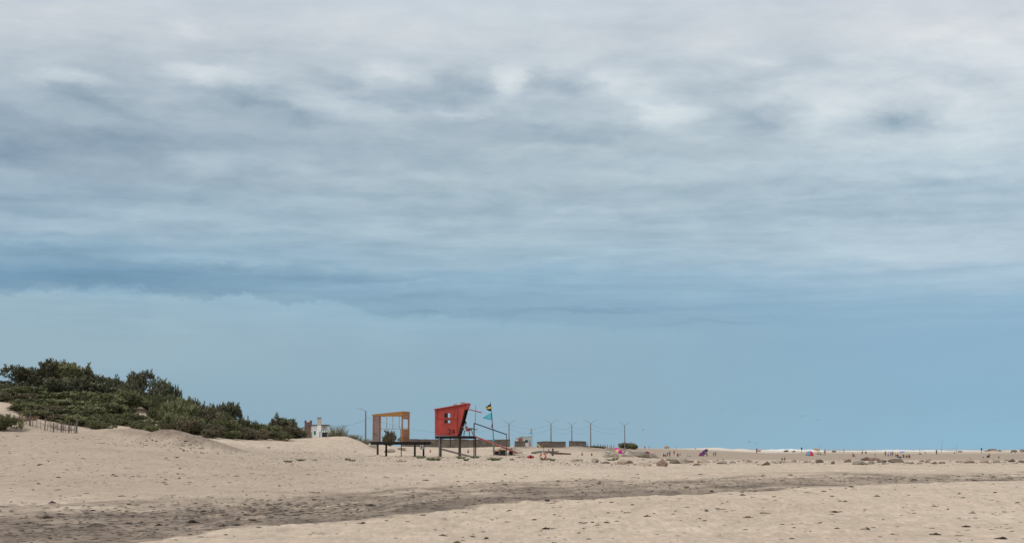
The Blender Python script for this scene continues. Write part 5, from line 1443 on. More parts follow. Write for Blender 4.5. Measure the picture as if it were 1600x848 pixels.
def figure(kind, hands=False):
    J = pose(kind); V = []; E = []; ix = {}
    def add(k, r, par=None):
        ix[k] = len(V); V.append((J[k], r))
        if par is not None: E.append((ix[par], ix[k]))
    add('pel', (.155, .115)); add('bel', (.135, .10), 'pel'); add('che', (.165, .11), 'bel'); add('nb', (.085, .075), 'che'); add('nk', .055, 'nb'); add('h0', (.072, .088), 'nk'); add('h1', (.080, .098), 'h0'); add('h2', (.05, .06), 'h1'); 
    for n in 'LR':
        add('sh' + n, .062, 'che'); add('el' + n, .044, 'sh' + n); add('wr' + n, .030, 'el' + n); add('ha' + n, (.042, .022), 'wr' + n)
        add('hi' + n, .092, 'pel'); add('kn' + n, .060, 'hi' + n); add('an' + n, .040, 'kn' + n); add('to' + n, (.042, .03), 'an' + n)
        if hands:
            h = Vector(J['ha' + n]); d = (h - Vector(J['wr' + n])).normalized(); s = d.cross(Vector((0, 0, 1))).normalized()
            for q in range(5):
                off = s * (.030 * (q - 1.5)) if q < 4 else s * -.055
                L = (.075, .085, .08, .062, .05)[q]
                a = h + off + d * (.02 if q < 4 else -.03); b = a + d * L * .55 + off * .15; c = b + d * L * .4 + Vector((0, 0, -.025))
                pk = 'ha' + n
                for w, (p, r) in enumerate(((a, .010), (b, .009), (c, .008))):
                    nk = '%s_f%d_%d' % (n, q, w); J[nk] = tuple(p); add(nk, r, pk); pk = nk
    body = skin_mesh('body', V, E)
    # clothes: the body's own surface over torso and limbs, pushed outward so that it drapes
    bones = [(k, l) for k, l in (('pel', 'bel'), ('bel', 'che'), ('che', 'nb'), ('nb', 'nk'), ('nk', 'h1'))]
    for n in 'LR': bones += [('che', 'sh' + n), ('sh' + n, 'el' + n), ('el' + n, 'wr' + n), ('wr' + n, 'ha' + n), ('pel', 'hi' + n), ('hi' + n, 'kn' + n), ('kn' + n, 'an' + n), ('an' + n, 'to' + n)]
    def where(c):
        best = (9, None, 0)
        for a, b in bones:
            p, q = Vector(J[a]), Vector(J[b]); d = q - p; f = min(max((c - p).dot(d) / d.length_squared, 0), 1)
            e = (c - p - d * f).length
            if e < best[0]: best = (e, (a, b), f)
        return best[1], best[2]
    loc = [where(Vector(p.center)) for p in body.polygons]
    def garment(name, test, off):
        keep = [p for p, (bn, f) in zip(body.polygons, loc) if test(bn[0].rstrip('LR'), bn[1].rstrip('LR'), f)]
        ids = sorted({i for p in keep for i in p.vertices}); mp = {v: i for i, v in enumerate(ids)}
        me = bpy.data.meshes.new(name)
        me.from_pydata([body.vertices[i].co + body.vertices[i].normal * off for i in ids], [], [tuple(mp[i] for i in p.vertices) for p in keep])
        for p in me.polygons: p.use_smooth = True
        me.update(); return me
    shirt = garment('shirt', lambda a, b, f: (a, b) in (('bel', 'che'), ('che', 'nb'), ('che', 'sh')) or ((a, b) == ('pel', 'bel') and f > .15) or ((a, b) == ('sh', 'el') and f < .6), .020)
    def legs(lim): return lambda a, b, f: (a, b) in (('pel', 'hi'),) or ((a, b) == ('pel', 'bel') and f <= .5) or ((a, b) == ('hi', 'kn') and f < lim) or (lim > 1 and (a, b) == ('kn', 'an') and f < .9)
    shorts = garment('shorts', legs(.72), .016); trousers = garment('trousers', legs(2), .016)
    up = (Vector(J['h2']) - Vector(J['h0'])).normalized()
    hc = Vector(J['h1']) + Vector((0, .018, .0)) + up * .018
    bm = bmesh.new(); bmesh.ops.create_uvsphere(bm, u_segments=14, v_segments=10, radius=1)
    for v in bm.verts:
        c = v.co.copy()
        v.co = hc + Vector((c.x * .092, c.y * .108, c.z * .095))
    fwd = Vector((0, -1, 0)) if kind != 'bend' else Vector((0, -.2, -1))
    dele = [v for v in bm.verts if (v.co - hc).dot(fwd) > .055 and (v.co - hc).dot(up) < .045]
    bmesh.ops.delete(bm, geom=dele, context='VERTS')
    hair = bpy.data.meshes.new('hair'); bm.to_mesh(hair); bm.free()
    # face
    mb = MB(); h0, h1 = Vector(J['h0']), Vector(J['h1'])
    side = Vector((1, 0, 0))
    nb = h0.lerp(h1, .5) + fwd * .088
    mb.tube([nb + up * .03 + fwd * -.012, nb + fwd * .022 - up * .012, nb - up * .02 - fwd * .01], [.010, .016, .012], 6)
    nose = mb.mesh('nose', True)
    mb = MB()
    for s in (-1, 1):
        e = h0.lerp(h1, .72) + fwd * .083 + side * .033 * s
        mb.tube([e - side * .014, e + side * .014], [.008, .008], 6)
    eyes = mb.mesh('eyes')
    mb = MB(); q = h0 - up * .008 + fwd * .078; mb.tube([q - side * .026, q + side * .026], [.007, .007], 6); mouth = mb.mesh('mouth')
    mb = MB()
    for s in (-1, 1):
        e = h0.lerp(h1, .55) + side * .082 * s; mb.tube([e - up * .03 - fwd * .01, e + up * .03], [.014, .018], 6)
    ears = mb.mesh('ears', True)
    return dict(body=body, shirt=shirt, shorts=shorts, trousers=trousers, hair=hair, nose=nose, eyes=eyes, mouth=mouth, ears=ears)
FIG = {k: figure(k) for k in ('stand', 'walk', 'sit', 'bend')}
FIG['chair'] = figure('chair', True)
def part(name, me, m, parent):
    o = bpy.data.objects.new(name, me); 
    if len(me.materials) == 0: me.materials.append(m)
    COL.objects.link(o); o.parent = parent
    o.material_slots[0].link = 'OBJECT'; o.material_slots[0].material = m
    return o
PG = 'people on the beach'
def person(loc, kind, label, top=None, bottom=None, long=False, rz=0.0, s=1.0, skin=0, hair=0, group=PG):
    t = thing('person', label, 'person', loc, rz, group, s)
    f = FIG[kind]
    part('body', f['body'], SKIN[skin], t)
    if top: part('shirt', f['shirt'], cloth_m(top), t)
    if bottom: part('trousers' if long else 'shorts', f['trousers' if long else 'shorts'], cloth_m(bottom), t)
    part('hair', f['hair'], HAIRM[hair], t)
    hd = part('face', f['nose'], SKIN[skin], t)
    part('eyes', f['eyes'], BLACK, hd); part('mouth', f['mouth'], mat('lip', (.25, .09, .07), .6), hd); part('ears', f['ears'], SKIN[skin], hd)
    return t
cz = CHAIR_AT
person(cz, 'chair', 'person in white shirt and red shorts seated on the red tower porch', (.62, .62, .64), (.42, .04, .05), rz=TRZ + math.pi / 2, skin=2, group=None)
def pp(px, py, hpx, kind, label, top=None, bottom=None, long=False, rz=0.0, skin=0, hair=0, Y=None):
    if Y is None: x, Y, z = hit(px, py)
    else: x, _, z = at(px, Y)
    full = {'stand': 1.75, 'walk': 1.75, 'sit': .95, 'bend': 1.2}[kind]
    s = hpx * Y / F / full
    PLOG.append((px, round(Y), round(s, 2)))
    s = min(max(s, .5), 1.12)
    return person((x, Y, z - .02), kind, label, top, bottom, long, rz, s, skin, hair)
PLOG = []
WHT, NAV, BLU, REDC, DRK, YEL, ORC, PNK, GRN, GRYC = (.68, .68, .70), (.025, .035, .07), (.07, .12, .26), (.42, .05, .06), (.03, .028, .03), (.55, .42, .08), (.62, .20, .06), (.70, .22, .30), (.06, .18, .11), (.24, .24, .26)
pp(672.5, 706.5, 5.5, 'sit', 'child in pink top sitting on the sand between the two stilted cabins', PNK, PNK, hair=0)
pp(731.5, 707.5, 6, 'sit', 'dark-haired person in pink top sitting on the sand seen beneath the red tower', (.50, .20, .18), DRK, skin=0)
pp(849.5, 703.5, 8, 'walk', 'person in navy shirt and red trousers at the yellow beach chair', NAV, REDC, True, .6)
pp(857.5, 706.5, 6, 'sit', 'person in dark clothes sitting on the driftwood pile', DRK, NAV, rz=1.2)
pp(909.5, 711.5, 2.8, 'sit', 'child in red sitting far off on the sand left of the black-topped person', REDC, REDC)
pp(924.5, 712, 3.4, 'sit', 'person all in black sitting on bare sand left of the boulders', DRK, DRK)
pp(1007.5, 700, 4.2, 'sit', 'person in red sitting on the skyline crest', REDC, REDC, Y=600)
pp(1014.5, 700, 4.6, 'stand', 'small person in green standing on the skyline crest beside the one in red', GRN, GRYC, True, Y=595)
pp(975, 712, 7.5, 'sit', 'person in white shirt sitting under the pink and yellow umbrella', WHT, BLU, rz=.9)
pp(1024.5, 712.5, 4, 'sit', 'person in pink sitting behind the pale speckled boulder', (.5, .3, .3), GRYC, Y=330)
pp(1026.5, 712.2, 4, 'sit', 'person in violet sitting right of the pale speckled boulder', (.12, .06, .25), NAV, Y=338)
for a in [
 (1037, 713.3, 5.5, 'sit', 'person in navy sitting at the left end of the middle beach group', NAV, GRYC), (1040, 713.3, 4.8, 'sit', 'person in brown sitting second from left in the middle beach group', (.16, .09, .06), DRK),
 (1043, 713.2, 7.5, 'stand', 'person in brown standing beside the tallest one of the middle beach group', (.18, .10, .08), (.1, .07, .06)), (1046.3, 713.5, 9.5, 'stand', 'tallest person of the middle beach group, in blue shirt and trousers', (.12, .14, .25), (.10, .10, .20), True),
 (1053.3, 711.5, 8.5, 'stand', 'person in red shirt standing alone right of the tall one in blue', (.30, .07, .06), (.22, .10, .07)), (1059, 713, 6, 'sit', 'person in maroon sitting beside one in white in the middle beach group', (.22, .04, .07), DRK), (1062.5, 712.5, 7, 'stand', 'person in white top and dark shorts by the seated one in maroon', WHT, NAV),
 (1071.5, 711, 8, 'walk', 'person all in white walking right of the middle beach group', WHT, WHT, True),
 (1104.5, 712, 5, 'sit', 'person in dark clothes sitting at the right foot of the purple umbrella', DRK, GRYC),
 (1115, 712.5, 6.5, 'bend', 'person in black bending over right of the purple umbrella', DRK, DRK, True, 1.3), (1118, 712, 5.5, 'sit', 'person in pale blue sitting beside the one in black bending over', (.35, .38, .5), WHT),
 (1222, 719, 4.5, 'sit', 'left one of two dark-clothed people sitting low among the boulders', DRK, DRK), (1226, 718.5, 4.8, 'sit', 'right one of two dark-clothed people sitting low among the boulders', (.06, .03, .03), DRK)]: pp(*a)
pp(1086.5, 702, 2.6, 'sit', 'tiny person in red on the crest before the white dune', REDC, REDC, Y=640)
pp(1182, 706.5, 8.6, 'stand', 'person in red top and dark trousers standing alone against the surf', (.35, .10, .07), NAV, True, Y=560)
pp(1278, 710, 5, 'sit', 'person in yellow sitting beside the yellow and green tent', YEL, NAV)
pp(1282, 710.8, 4.5, 'sit', 'person in grey sitting right of the one in yellow by the tents', GRYC, NAV)
pp(1289, 711, 9.5, 'stand', 'person in red top and navy shorts standing right of the two tents', (.42, .14, .10), NAV)
pp(1333, 713, 6, 'sit', 'person in navy sitting alone on a red mat', NAV, REDC, rz=.7)
pp(1347.5, 706, 7, 'sit', 'person in pink and blue sitting on the berm against the surf, left of a pair', (.40, .16, .18), BLU, rz=-.8, Y=590)
pp(1353, 706, 5.2, 'sit', 'person in navy sitting on the berm, right of the pair', NAV, (.3, .1, .1), rz=-.5, Y=590)
pp(1367.5, 713.5, 7, 'stand', 'child in yellow standing alone on the sand', YEL, GRYC)
for a in [
 (1383.5, 713.5, 10, 'stand', 'bare-chested person standing at the left end of the group by the magenta umbrella', None, DRK), (1388, 714.5, 9.5, 'stand', 'person in white shirt second from left in the group by the magenta umbrella', WHT, DRK),
 (1392, 713.5, 9, 'stand', 'person in pale blue shirt in the standing group by the magenta umbrella', (.36, .38, .52), BLU), (1394.8, 713.5, 9, 'stand', 'person in red-brown shirt at the right of the standing group', (.34, .14, .10), BLU),
 (1399.5, 713, 5.6, 'sit', 'person in orange sitting beside the standing group', ORC, ORC), (1402.5, 715, 7, 'sit', 'person in dark top and blue shorts sitting left of the magenta umbrella pole', DRK, BLU),
 (1411.5, 715, 6.5, 'sit', 'person in brown sitting beneath the magenta and cyan umbrella', (.13, .08, .08), (.28, .08, .1)), (1416.5, 715.5, 5.5, 'sit', 'person in maroon sitting second from the right end of the umbrella group', (.16, .06, .07), DRK), (1420.5, 715.3, 6.5, 'sit', 'person in dark clothes at the right end of the umbrella group', DRK, (.2, .1, .08)),
 (1463.5, 710.3, 8.6, 'stand', 'person in navy coat standing alone below the fishing rods', NAV, NAV, True), (1545.5, 714.8, 8, 'sit', 'person in black leaning back on the sand below the far mound', DRK, DRK, True, -1.2), (1560.5, 715.5, 4, 'sit', 'person in dark blue sitting right of the one leaning back', NAV, DRK), (1536.5, 715.5, 3.4, 'sit', 'small child in red sitting left of the one leaning back', (.3, .08, .07), REDC)]: pp(*a)
pp(1580, 704.2, 5, 'sit', 'person with pale hat sitting on the far crest near the right edge', (.3, .3, .33), DRK, Y=620, hair=2)
pp(1585.5, 704.2, 3.5, 'sit', 'person in teal sitting on the far crest near the right edge', (.1, .2, .22), DRK, Y=620)
pp(1596, 704.3, 5.5, 'sit', 'person in white on the far crest at the very right edge', WHT, WHT, Y=620, hair=2)
pp(1445.5, 705, 3, 'sit', 'person in dark blue crouching on the berm left of the fishing rods', NAV, NAV, Y=600)
pp(1491, 704.5, 3, 'sit', 'person in dark blue sitting by the right fishing rod', NAV, NAV, Y=600)
print('PEOPLE', PLOG)

# ------------------------------------------------------------------ umbrellas, tents, chairs, rods, posts
def umbrella(px, py, wpx, top, cols, label, tilt=0.0, tdir=0.0, Y=None, polecol=(.6, .6, .6)):
    if Y is None: x, Y, z = hit(px, py)
    else: x, _, z = at(px, Y)
    k = Y / F; R = wpx * k / 2; H = (py - top) * k
    t = thing('beach_umbrella', label, 'umbrella', (x, Y, z), 0, 'beach umbrellas')
    n = 8; rows = 4; mb = MB(); vs = [(0, 0, R * .42)]
    for j in range(1, rows + 1):
        a = j / rows
        for i in range(n * 2):
            b = math.pi * i / n; sc = 1.0 if i % 2 == 0 else .95
            vs.append((R * a * sc * math.cos(b), R * a * sc * math.sin(b), R * .42 * (1 - a ** 1.8)))
    m = n * 2; fs = [(0, 1 + i, 1 + (i + 1) % m) for i in range(m)]
    for j in range(rows - 1):
        for i in range(m): fs.append((1 + j * m + i, 1 + (j + 1) * m + i, 1 + (j + 1) * m + (i + 1) % m, 1 + j * m + (i + 1) % m))
    mb.add(vs, fs)
    for q in range(len(fs)): mb.mi[q] = ((q % m) // 2) % len(cols)
    c = mb.build('canopy', [cloth_m(q) for q in cols], t)
    sd = c.modifiers.new('thick', 'SOLIDIFY'); sd.thickness = .015
    hz = max(H - R * .42, .25)
    c.location = (0, 0, hz); c.rotation_euler = (tilt * math.cos(tdir), tilt * math.sin(tdir), 0)
    mb = MB(); mb.tube([(0, 0, -.3), (0, 0, hz + R * .3)], .025, 6); p = mb.build('pole', cloth_m(polecol), t)
    mb = MB()
    for i in range(n):
        b = 2 * math.pi * i / n; mb.tube([(0, 0, R * .30), (R * .92 * math.cos(b), R * .92 * math.sin(b), .03)], .008, 4)
    rb = mb.build('ribs', cloth_m((.5, .5, .5)), c)
def pop_tent(px, py, wpx, hpx, cols, label, rz=0.0, Y=None):
    if Y is None: x, Y, z = hit(px, py)
    else: x, _, z = at(px, Y)
    k = Y / F; W_, H = wpx * k, hpx * k
    t = thing('beach_tent', label, 'tent', (x, Y, z - .05), rz + math.pi, 'pop-up tents on the beach')
    n = 14; rows = 7; mb = MB(); vs = []
    for j in range(rows + 1):
        a = (j / rows) * math.pi * .5
        for i in range(n + 1):
            b = math.pi * (i / n) * 1.35 - math.pi * .175
            r = math.cos(a) ** .8
            vs.append((W_ / 2 * r * math.cos(b), W_ / 2 * r * math.sin(b), (H + .05) * math.sin(a) ** .9))
    fs = [(j * (n + 1) + i, j * (n + 1) + i + 1, (j + 1) * (n + 1) + i + 1, (j + 1) * (n + 1) + i) for j in range(rows) for i in range(n)]
    mb.add(vs, fs)
    for q in range(len(fs)): mb.mi[q] = min(int((q % n) / n * len(cols)), len(cols) - 1)
    c = mb.build('tent_shell', [cloth_m(q) for q in cols], t, True)
    sd = c.modifiers.new('thick', 'SOLIDIFY'); sd.thickness = .015
    mb = MB(); mb.tube([(W_ / 2 * .98 * math.cos(a), -W_ * .24 , (H) * math.sin(a)) for a in np.linspace(0, math.pi, 13)], .02, 5); mb.build('hoop', cloth_m((.1, .1, .1)), t)
    mb = MB(); mb.box((0, .0, .06), (W_ * .8, W_ * .5, .03)); mb.build('ground_sheet', cloth_m((.10, .10, .14)), t)
MAG, CYN, PUR, LIL, TUR, DNV = (.62, .03, .30), (.05, .40, .55), (.24, .13, .36), (.44, .36, .55), (.30, .52, .46), (.03, .04, .09)
umbrella(966.5, 713, 15, 701.5, [MAG, (.70, .52, .22), MAG, MAG], 'magenta and yellow beach umbrella tilted low behind the boulders', .75, .9)
umbrella(950.5, 712.5, 11, 705, [TUR, (.55, .60, .55)], 'pale turquoise beach umbrella low behind the grey boulder', .35, 2)
pop_tent(1011, 713.5, 12, 8.5, [DNV, DNV, (.35, .04, .06), DNV], 'dark blue tent with a red panel behind the long slanted boulder', .2)
umbrella(1100.5, 712.3, 15, 703.5, [PUR, LIL, PUR, PUR], 'purple and lilac beach umbrella tilted towards the left', .85, -2.2)
pop_tent(1096, 712.3, 8, 6, [(.30, .04, .08), PUR], 'dark red windbreak tent leaning against the purple umbrella')
pop_tent(1265, 711.6, 12, 7.5, [(.48, .04, .08), CYN, (.70, .07, .13), (.70, .07, .13)], 'bright red pop-up tent with a blue panel, largest on the beach', -.2)
umbrella(1275.5, 709.5, 11, 700, [(.40, .36, .10), (.26, .28, .16), (.45, .20, .14)], 'yellow and olive beach umbrella behind the red pop-up tent', .3, .5)
umbrella(1409.5, 714.5, 9.5, 704.3, [MAG, CYN, CYN, MAG], 'magenta and cyan beach umbrella over the seated group', .3, -1.2)
def mat_towel(px, py, w, l, c, label):
    x, Y, z = hit(px, py); mb = MB(); n = 6
    vs = [((i / n - .5) * w, (j / n - .5) * l, .05 + .03 * math.sin(i * 2 + j)) for j in range(n + 1) for i in range(n + 1)]
    mb.add(vs, [(j * (n + 1) + i, j * (n + 1) + i + 1, (j + 1) * (n + 1) + i + 1, (j + 1) * (n + 1) + i) for j in range(n) for i in range(n)])
    o = mb.build('beach_towel', cloth_m(c)); o.location = (x, Y, z); sd = o.modifiers.new('thick', 'SOLIDIFY'); sd.thickness = .03; set_props(o, label, 'towel')
mat_towel(1076, 712.3, 1.3, 4.5, (.03, .22, .25), 'teal towel spread on the sand right of the middle beach group')
mat_towel(1334.5, 713.3, .9, 2.5, REDC, 'red mat under the lone seated person in navy')
mat_towel(1061, 713.8, .8, 1.6, WHT, 'white towel at the feet of the middle beach group')
def cool_box(px, py, s, c, label):
    x, Y, z = hit(px, py); t = thing('cool_box', label, 'cool box', (x, Y, z))
    mb = MB(); mb.box((0, 0, .2 * s), (.55 * s, .38 * s, .4 * s)); mb.build('box_body', cloth_m(c), t)
    mb = MB(); mb.box((0, 0, .43 * s), (.58 * s, .41 * s, .06 * s)); mb.build('lid', cloth_m((.6, .6, .6)), t)
    mb = MB(); mb.tube([(-.27 * s, 0, .35 * s), (-.27 * s, -.1, .55 * s), (.27 * s, -.1, .55 * s), (.27 * s, 0, .35 * s)], .02, 5); mb.build('handle', cloth_m((.6, .6, .6)), t)
cool_box(1406.5, 715.3, 1.1, BLU, 'blue cool box beside the magenta umbrella group')
cool_box(1286, 711, 1.0, (.45, .45, .48), 'grey cool box between the seated and standing people by the tents')
def deck_chair(px, py, h, c, label):
    x, Y, z = hit(px, py); k = h * Y / F
    t = thing('beach_chair', label, 'beach chair', (x, Y, z), -.3)
    mb = MB(); mb.prism([(-.75 * k, .98 * k), (-.70 * k, 1.0 * k), (.05 * k, .30 * k), (.70 * k, .42 * k), (.71 * k, .36 * k), (.04 * k, .22 * k)][::-1], -.33, .33); mb.build('sling', cloth_m(c), t)
    for y in (-.35, .35):
        mb = MB(); mb.tube([(-.74 * k, y, 1.0 * k), (.3 * k, y, 0)], .03, 6); mb.build('frame_leg', WOOD_PALE, t)
        mb = MB(); mb.tube([(-.45 * k, y, 0), (.7 * k, y, .42 * k)], .03, 6); mb.build('frame_leg', WOOD_PALE, t)
deck_chair(843.5, 699.5, 6.5, (.62, .47, .06), 'yellow sling beach chair in front of the middle wall section')
def sign_post(px, pt, pb, w, label, board=True, Y=None, base=False, m=None):
    if Y is None: x, Y, z = hit(px, pb)
    else: x, _, z = at(px, Y)
    k = Y / F; h = (pb - pt) * k
    t = thing('marker_post', label, 'post', (x, Y, z))
    mb = MB(); mb.tube([(0, 0, -.3), (0, 0, h)], [.06 * w, .05 * w], 7); mb.build('post', m or WOOD_BROWN, t)
    if board: mb = MB(); mb.box((0, -.06, h * .80), (.50, .05, h * .38)); mb.build('board', cloth_m((.05, .08, .07)), t)
    if base: mb = MB(); mb.box((0, 0, .12), (.8, .6, .3)); mb.build('base', cloth_m((.07, .06, .06)), t)
sign_post(1252.5, 698, 707, 1.2, 'dark green marker post with a narrow board left of the red tent', Y=600)
sign_post(1318.5, 699.5, 707, 1.3, 'thin plain brown post on the berm right of the tents', False, Y=600)
sign_post(1437.5, 701.5, 709.5, 1.2, 'thin post with a dark square base on the open sand', False, base=True)
sign_post(1533.5, 698, 706.5, 1.5, 'dark marker post with a narrow board left of the stony mound', Y=600)
sign_post(1056.7, 696.5, 701.5, 1.4, 'thin grey post on the skyline left of the white dune', False, Y=620, m=WOOD_GREY)
def rod(px, pt, pb, label, lean):
    x, _, z = at(px, 610); k = 610 / F; h = (pb - pt) * k
    t = thing('fishing_rod', label, 'fishing rod', (x, 610, z), 0, 'fishing rods stuck in the sand')
    mb = MB(); mb.tube([(0, 0, -.2), (lean * .3, 0, h * .5), (lean, 0, h)], [.045, .035, .02], 6); mb.build('rod', cloth_m((.10, .11, .13)), t)
    mb = MB(); mb.tube([(0, 0, -.4), (.02, 0, h * .22)], .075, 7); mb.build('holder', cloth_m((.25, .27, .3)), t)
    mb = MB(); mb.tube([(-.07, -.1, h * .25), (.07, -.1, h * .25)], .12, 9); mb.build('reel', cloth_m((.05, .05, .06)), t)
rod(1471, 684, 704, 'left fishing rod, taller, standing upright on the berm', .5)
rod(1494, 688.5, 705, 'right fishing rod, shorter, standing upright on the berm', .3)
rod(1280, 690, 704, 'faint fishing rod standing behind the red and yellow tents', .2)

# gulls
def gull(px, py, Y, span, label, a):
    p = P(px, py, Y)
    t = thing('gull', label, 'gull', p, a, 'gulls over the beach')
    mb = MB(); mb.tube([(0, -.26, 0), (0, -.12, .015), (0, .05, .02), (0, .2, 0), (0, .32, 0)], [.02, .055, .065, .035, .012], 8); mb.build('body', cloth_m((.25, .26, .28)), t, True)
    mb = MB(); mb.tube([(0, -.34, .0), (0, -.25, .01)], [.008, .02], 6); mb.build('beak', cloth_m((.4, .25, .05)), t)
    for s in (-1, 1):
        h = span / 2
        mb = MB(); pts = [(s * .05, -.09), (s * h * .5, -.15), (s * h, .06), (s * h * .5, .06), (s * .05, .10)]
        zz = [.02, .16, .05, .16, .02]
        vs = [(x, y, z + .012) for (x, y), z in zip(pts, zz)] + [(x, y, z - .012) for (x, y), z in zip(pts, zz)]
        fs = [(0, 1, 3, 4), (1, 2, 3), (9, 8, 6, 5), (8, 7, 6)] + [(i, 5 + i, 5 + (i + 1) % 5, (i + 1) % 5) for i in range(5)]
        mb.add(vs, fs); mb.build('wing', cloth_m((.22, .23, .25)), t)
gull(1171, 690, 420, 1.3, 'left gull of the pair gliding above the standing person in red', .5)
gull(1181, 692.3, 420, 1.3, 'right gull of the pair gliding above the standing person in red', -.3)
gull(1254, 650, 520, 1.2, 'gull high above the red tent', .2)
gull(1278, 656, 560, 1.1, 'gull flying right of and below the one high above the red tent', -.6)
gull(1005, 671, 480, 1.2, 'gull alone in the sky right of the last street lamp', .9)
gull(1129, 639, 520, 1.0, 'tiny gull alone above the purple umbrella', .1)

# ------------------------------------------------------------------ weed clumps on the near sand and small stones
WEEDM = mat('dried_seaweed', (.058, .045, .036), .95, .4, 8, bump=.8, bscale=18, rnd=.25)
SANDC = mat('sand_crusted_weed', (.17, .13, .10), .95, .4, 8, bump=.8, bscale=18, rnd=.25)
def clump_mesh(seed):
    r = random.Random(seed); mb = MB()
    for i in range(26):
        a = r.uniform(0, 6.28); q = abs(r.gauss(0, .32)); c = Vector((math.cos(a) * q, math.sin(a) * q * .7, 0))
        h = max(.06, .42 * (1 - q)) * r.uniform(.5, 1.1); w = r.uniform(.07, .16)
        d = Vector((r.uniform(-.3, .3), r.uniform(-.2, .2), 0))
        mb.tube([c - d * .6 + Vector((0, 0, -.05)), c + Vector((0, 0, h)), c + d + Vector((0, 0, h * .35)), c + d * 1.5 + Vector((0, 0, -.05))], [w * .7, w, w * .8, w * .4], 6)
    return mb.mesh('seaweed_clump', True)
CLUMPS = [clump_mesh(i) for i in range(6)]
for me in CLUMPS: me.materials.append(WEEDM)
CG = 'dark weed clumps scattered on the near sand'
def clump(px, py, w, h, m, label=None):
    x, Y, z = hit(px, py, 22); k = Y / F
    o = bpy.data.objects.new('seaweed_clump', RND.choice(CLUMPS)); COL.objects.link(o)
    o.material_slots[0].link = 'OBJECT'; o.material_slots[0].material = m
    o.location = (x, Y, z - .005); o.rotation_euler = (0, 0, RND.uniform(-.4, .4) + (math.pi if RND.random() < .5 else 0)); o.scale = (w * k * .62, w * k * .9, h * k * 1.5)
    set_props(o, label or 'dark flat weed clump lying on the pale near sand', 'seaweed', CG)
named = {(1168, 808): 'dark weed clump with a hump, largest on the near sand at right', (1459, 792): 'dark weed clump with a double hump on the near sand, towards the right', (1588, 773): None}
for px, py, w, h in ((1168, 808, 16, 4), (1179, 818, 20, 2.5), (1459, 792, 18, 4), (1409, 806, 14, 3), (1304, 800, 16, 4), (1249, 804, 14, 2), (1370, 776, 14, 4), (1420, 775, 12, 3), (1300, 775, 8, 2), (1321, 783, 10, 2.5), (1441, 784, 12, 3), (1499, 772, 10, 3), (1555, 770, 10, 3), (1585, 768, 12, 3),
 (1535, 788, 16, 3), (1590, 786, 10, 3), (1520, 802, 14, 3), (1550, 804, 14, 3), (1581, 832, 16, 5), (1567, 841, 18, 4), (1510, 822, 16, 3), (1462, 835, 20, 5), (1395, 836, 14, 4), (1376, 840, 22, 4), (1356, 826, 10, 3), (1308, 826, 10, 2.5), (1240, 819, 16, 2.5), (1282, 816, 12, 2), (1186, 845, 16, 4),
 (1104, 798, 8, 3), (1095, 813, 22, 3), (1064, 815, 12, 2.5), (1022, 802, 6, 2.5), (1011, 806, 14, 2.5), (992, 780, 12, 3), (950, 801, 8, 2), (935, 821, 14, 4), (853, 826, 14, 4), (876, 794, 10, 3), (920, 842, 10, 3), (964, 815, 10, 2), (835, 812, 10, 2), (691, 839, 24, 7), (760, 842, 14, 5), (714, 847, 14, 4), (618, 842, 14, 4), (740, 814, 10, 3), (567, 817, 12, 3), (579, 790, 20, 3), (490, 833, 20, 3), (470, 843, 14, 3),
 (1072, 761, 10, 3), (1112, 768, 8, 3), (1160, 773, 12, 3), (1330, 760, 10, 2.5), (1248, 762, 10, 2.5), (300, 816, 24, 6), (318, 800, 14, 3), (248, 820, 16, 3), (200, 818, 18, 3), (150, 819, 14, 3), (75, 808, 26, 3), (45, 818, 20, 3), (96, 803, 18, 3), (348, 821, 22, 4), (370, 820, 14, 3), (18, 786, 8, 5), (60, 756, 8, 3), (150, 780, 14, 3), (190, 776, 18, 3), (76, 722, 6, 3), (281, 732, 6, 3), (180, 669, 4, 2.5), (287, 704, 5, 2.5), (60, 727, 8, 2)):
    clump(px, py, w, h, WEEDM if RND.random() < .6 else SANDC, named.get((px, py)))
# scraps, twigs and shells too many to count
def litter(name, n, gen, mats, label, seed):
    r = np.random.default_rng(seed); mb = MB()
    for i in range(n):
        px, py, w, h = gen(r)
        d = ray(px, py); Y = HCAM / max(-(d.z / d.y), 1e-3)
        x, Y, z = hit_fast(px, py)
        k = Y / F; a = r.uniform(0, 6.28); w *= k; h *= k
        n_ = 6; vs = []
        for f_, hf in ((1.0, -.25), (.55, .75)):
            for q in range(n_):
                b = a + 6.283 * q / n_; rr = w * .5 * f_ * r.uniform(.55, 1.15)
                vs.append((x + rr * math.cos(b), Y + rr * .8 * math.sin(b), z + h * (hf if f_ == 1 else r.uniform(.35, 1.0))))
        mb.add(vs, [(q, (q + 1) % n_, n_ + (q + 1) % n_, n_ + q) for q in range(n_)] + [tuple(range(n_, 2 * n_))], int(r.integers(0, len(mats))))
    o = mb.build(name, mats); set_props(o, label, 'litter' if 'weed' in name else 'pebbles', kind='stuff')
_HT = {}
def hit_fast(px, py):
    c = int(px // 12)
    if c not in _HT:
        q = c * 12 + 6; ys = np.exp(np.linspace(math.log(22), math.log(330), 700)); d0 = (q - 800) / F * CT
        zg = ground_arr(d0 * ys, ys, False)[0]
        t = (zg - HCAM) / ys          # = dz/dy of the sight line
        _HT[c] = (ys, np.maximum.accumulate(t))
    ys, t = _HT[c]; d = ray(px, py)
    Y = float(np.interp(d.z / d.y, t, ys)); x = d.x / d.y * Y
    return x, Y, ground(x, Y)
def g_near(r):
    py = 850 - 110 * r.uniform(0, 1) ** .8
    return r.uniform(-20, 1620), py, r.uniform(3, 13), abs(r.normal(.0, .55)) + .25
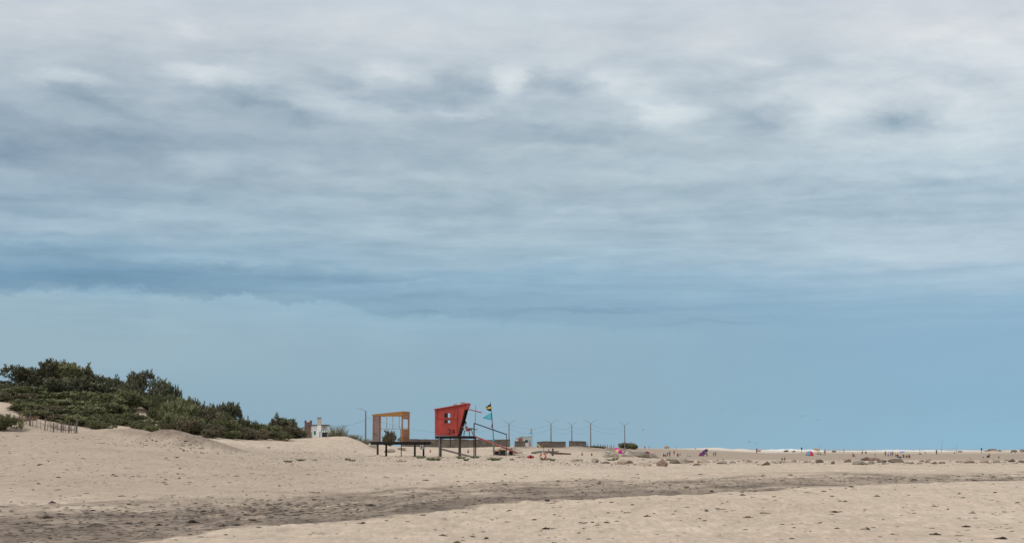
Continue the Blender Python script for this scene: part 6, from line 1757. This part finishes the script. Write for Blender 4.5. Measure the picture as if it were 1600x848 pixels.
def g_run(r):
    px = r.uniform(-20, 1620); xa = (px - 800) / F * CT
    a, b = 701 + HCAM * F / np.interp(xa, BX, BNEAR), 701 + HCAM * F / np.interp(xa, BX, BFAR)
    py = min(b + (a - b) * np.clip(r.normal(.48, .22), 0, 1), 850)
    if py < 775 and r.uniform() < .6: return g_run(r)
    q = 1 if py > 785 else .45
    return px, py, r.uniform(3, 15) * q, (abs(r.normal(0, .45)) + .2) * (1 if py > 785 else .7)
def g_sh(r):
    px = r.normal(640, 210)
    while not 390 < px < 1150: px = r.normal(640, 210)
    py = r.uniform(711, 729) if px > 540 else r.uniform(706, 730)
    return px, py, abs(r.normal(0, 1.6)) + .8, r.uniform(.3, 1.0)
def g_slope(r):
    px = r.uniform(0, 560); py = r.uniform(680 if px < 350 else 698, 760)
    return px, py, abs(r.normal(0, 4)) + 1.2, r.uniform(.2, .7)
litter('weed_scraps', 1500, g_near, [SANDC, SANDC, WEEDM], 'small brown weed scraps and dark flakes for print shadows strewn over the near sand', 5)  # dark flakes also stand in for shadows in footprints
litter('runnel_weed', 2300, g_run, [SANDC, WEEDM, WEEDM], 'dark weed strewn thickly along the damp runnel across the beach', 6)
litter('pebbles', 1700, g_sh, [ROCKM[0], ROCKM[4], ROCKM[2], ROCKM[3]], 'pebbles and shell bits on the sand before the towers', 7)
def g_rub(r):
    px = r.uniform(830, 1610); return px, r.normal(722.5, 2.2) + (1.5 if px < 1050 else 0), abs(r.normal(0, 2)) + 1.2, abs(r.normal(0, .8)) + .6
def g_clod(r):
    px = r.normal(262, 42); return px, r.normal(693 + (px - 250) * .08, 6), abs(r.normal(0, 1.7)) + .8, abs(r.normal(0, .45)) + .25
litter('clods', 190, g_clod, [SANDC, SANDC, WEEDM, SANDC], 'dark clods and roots breaking out of the sand hummock', 10)
litter('rubble', 420, g_rub, [ROCKM[0], ROCKM[1], ROCKM[4], ROCKM[2], ROCKM[3]], 'small broken stones between the boulders across the beach', 9)
litter('slope_weed_scraps', 1000, g_slope, [SANDC, WEEDM, ROCKM[4]], 'scraps and stones on the sand slope below the shrubs', 8)
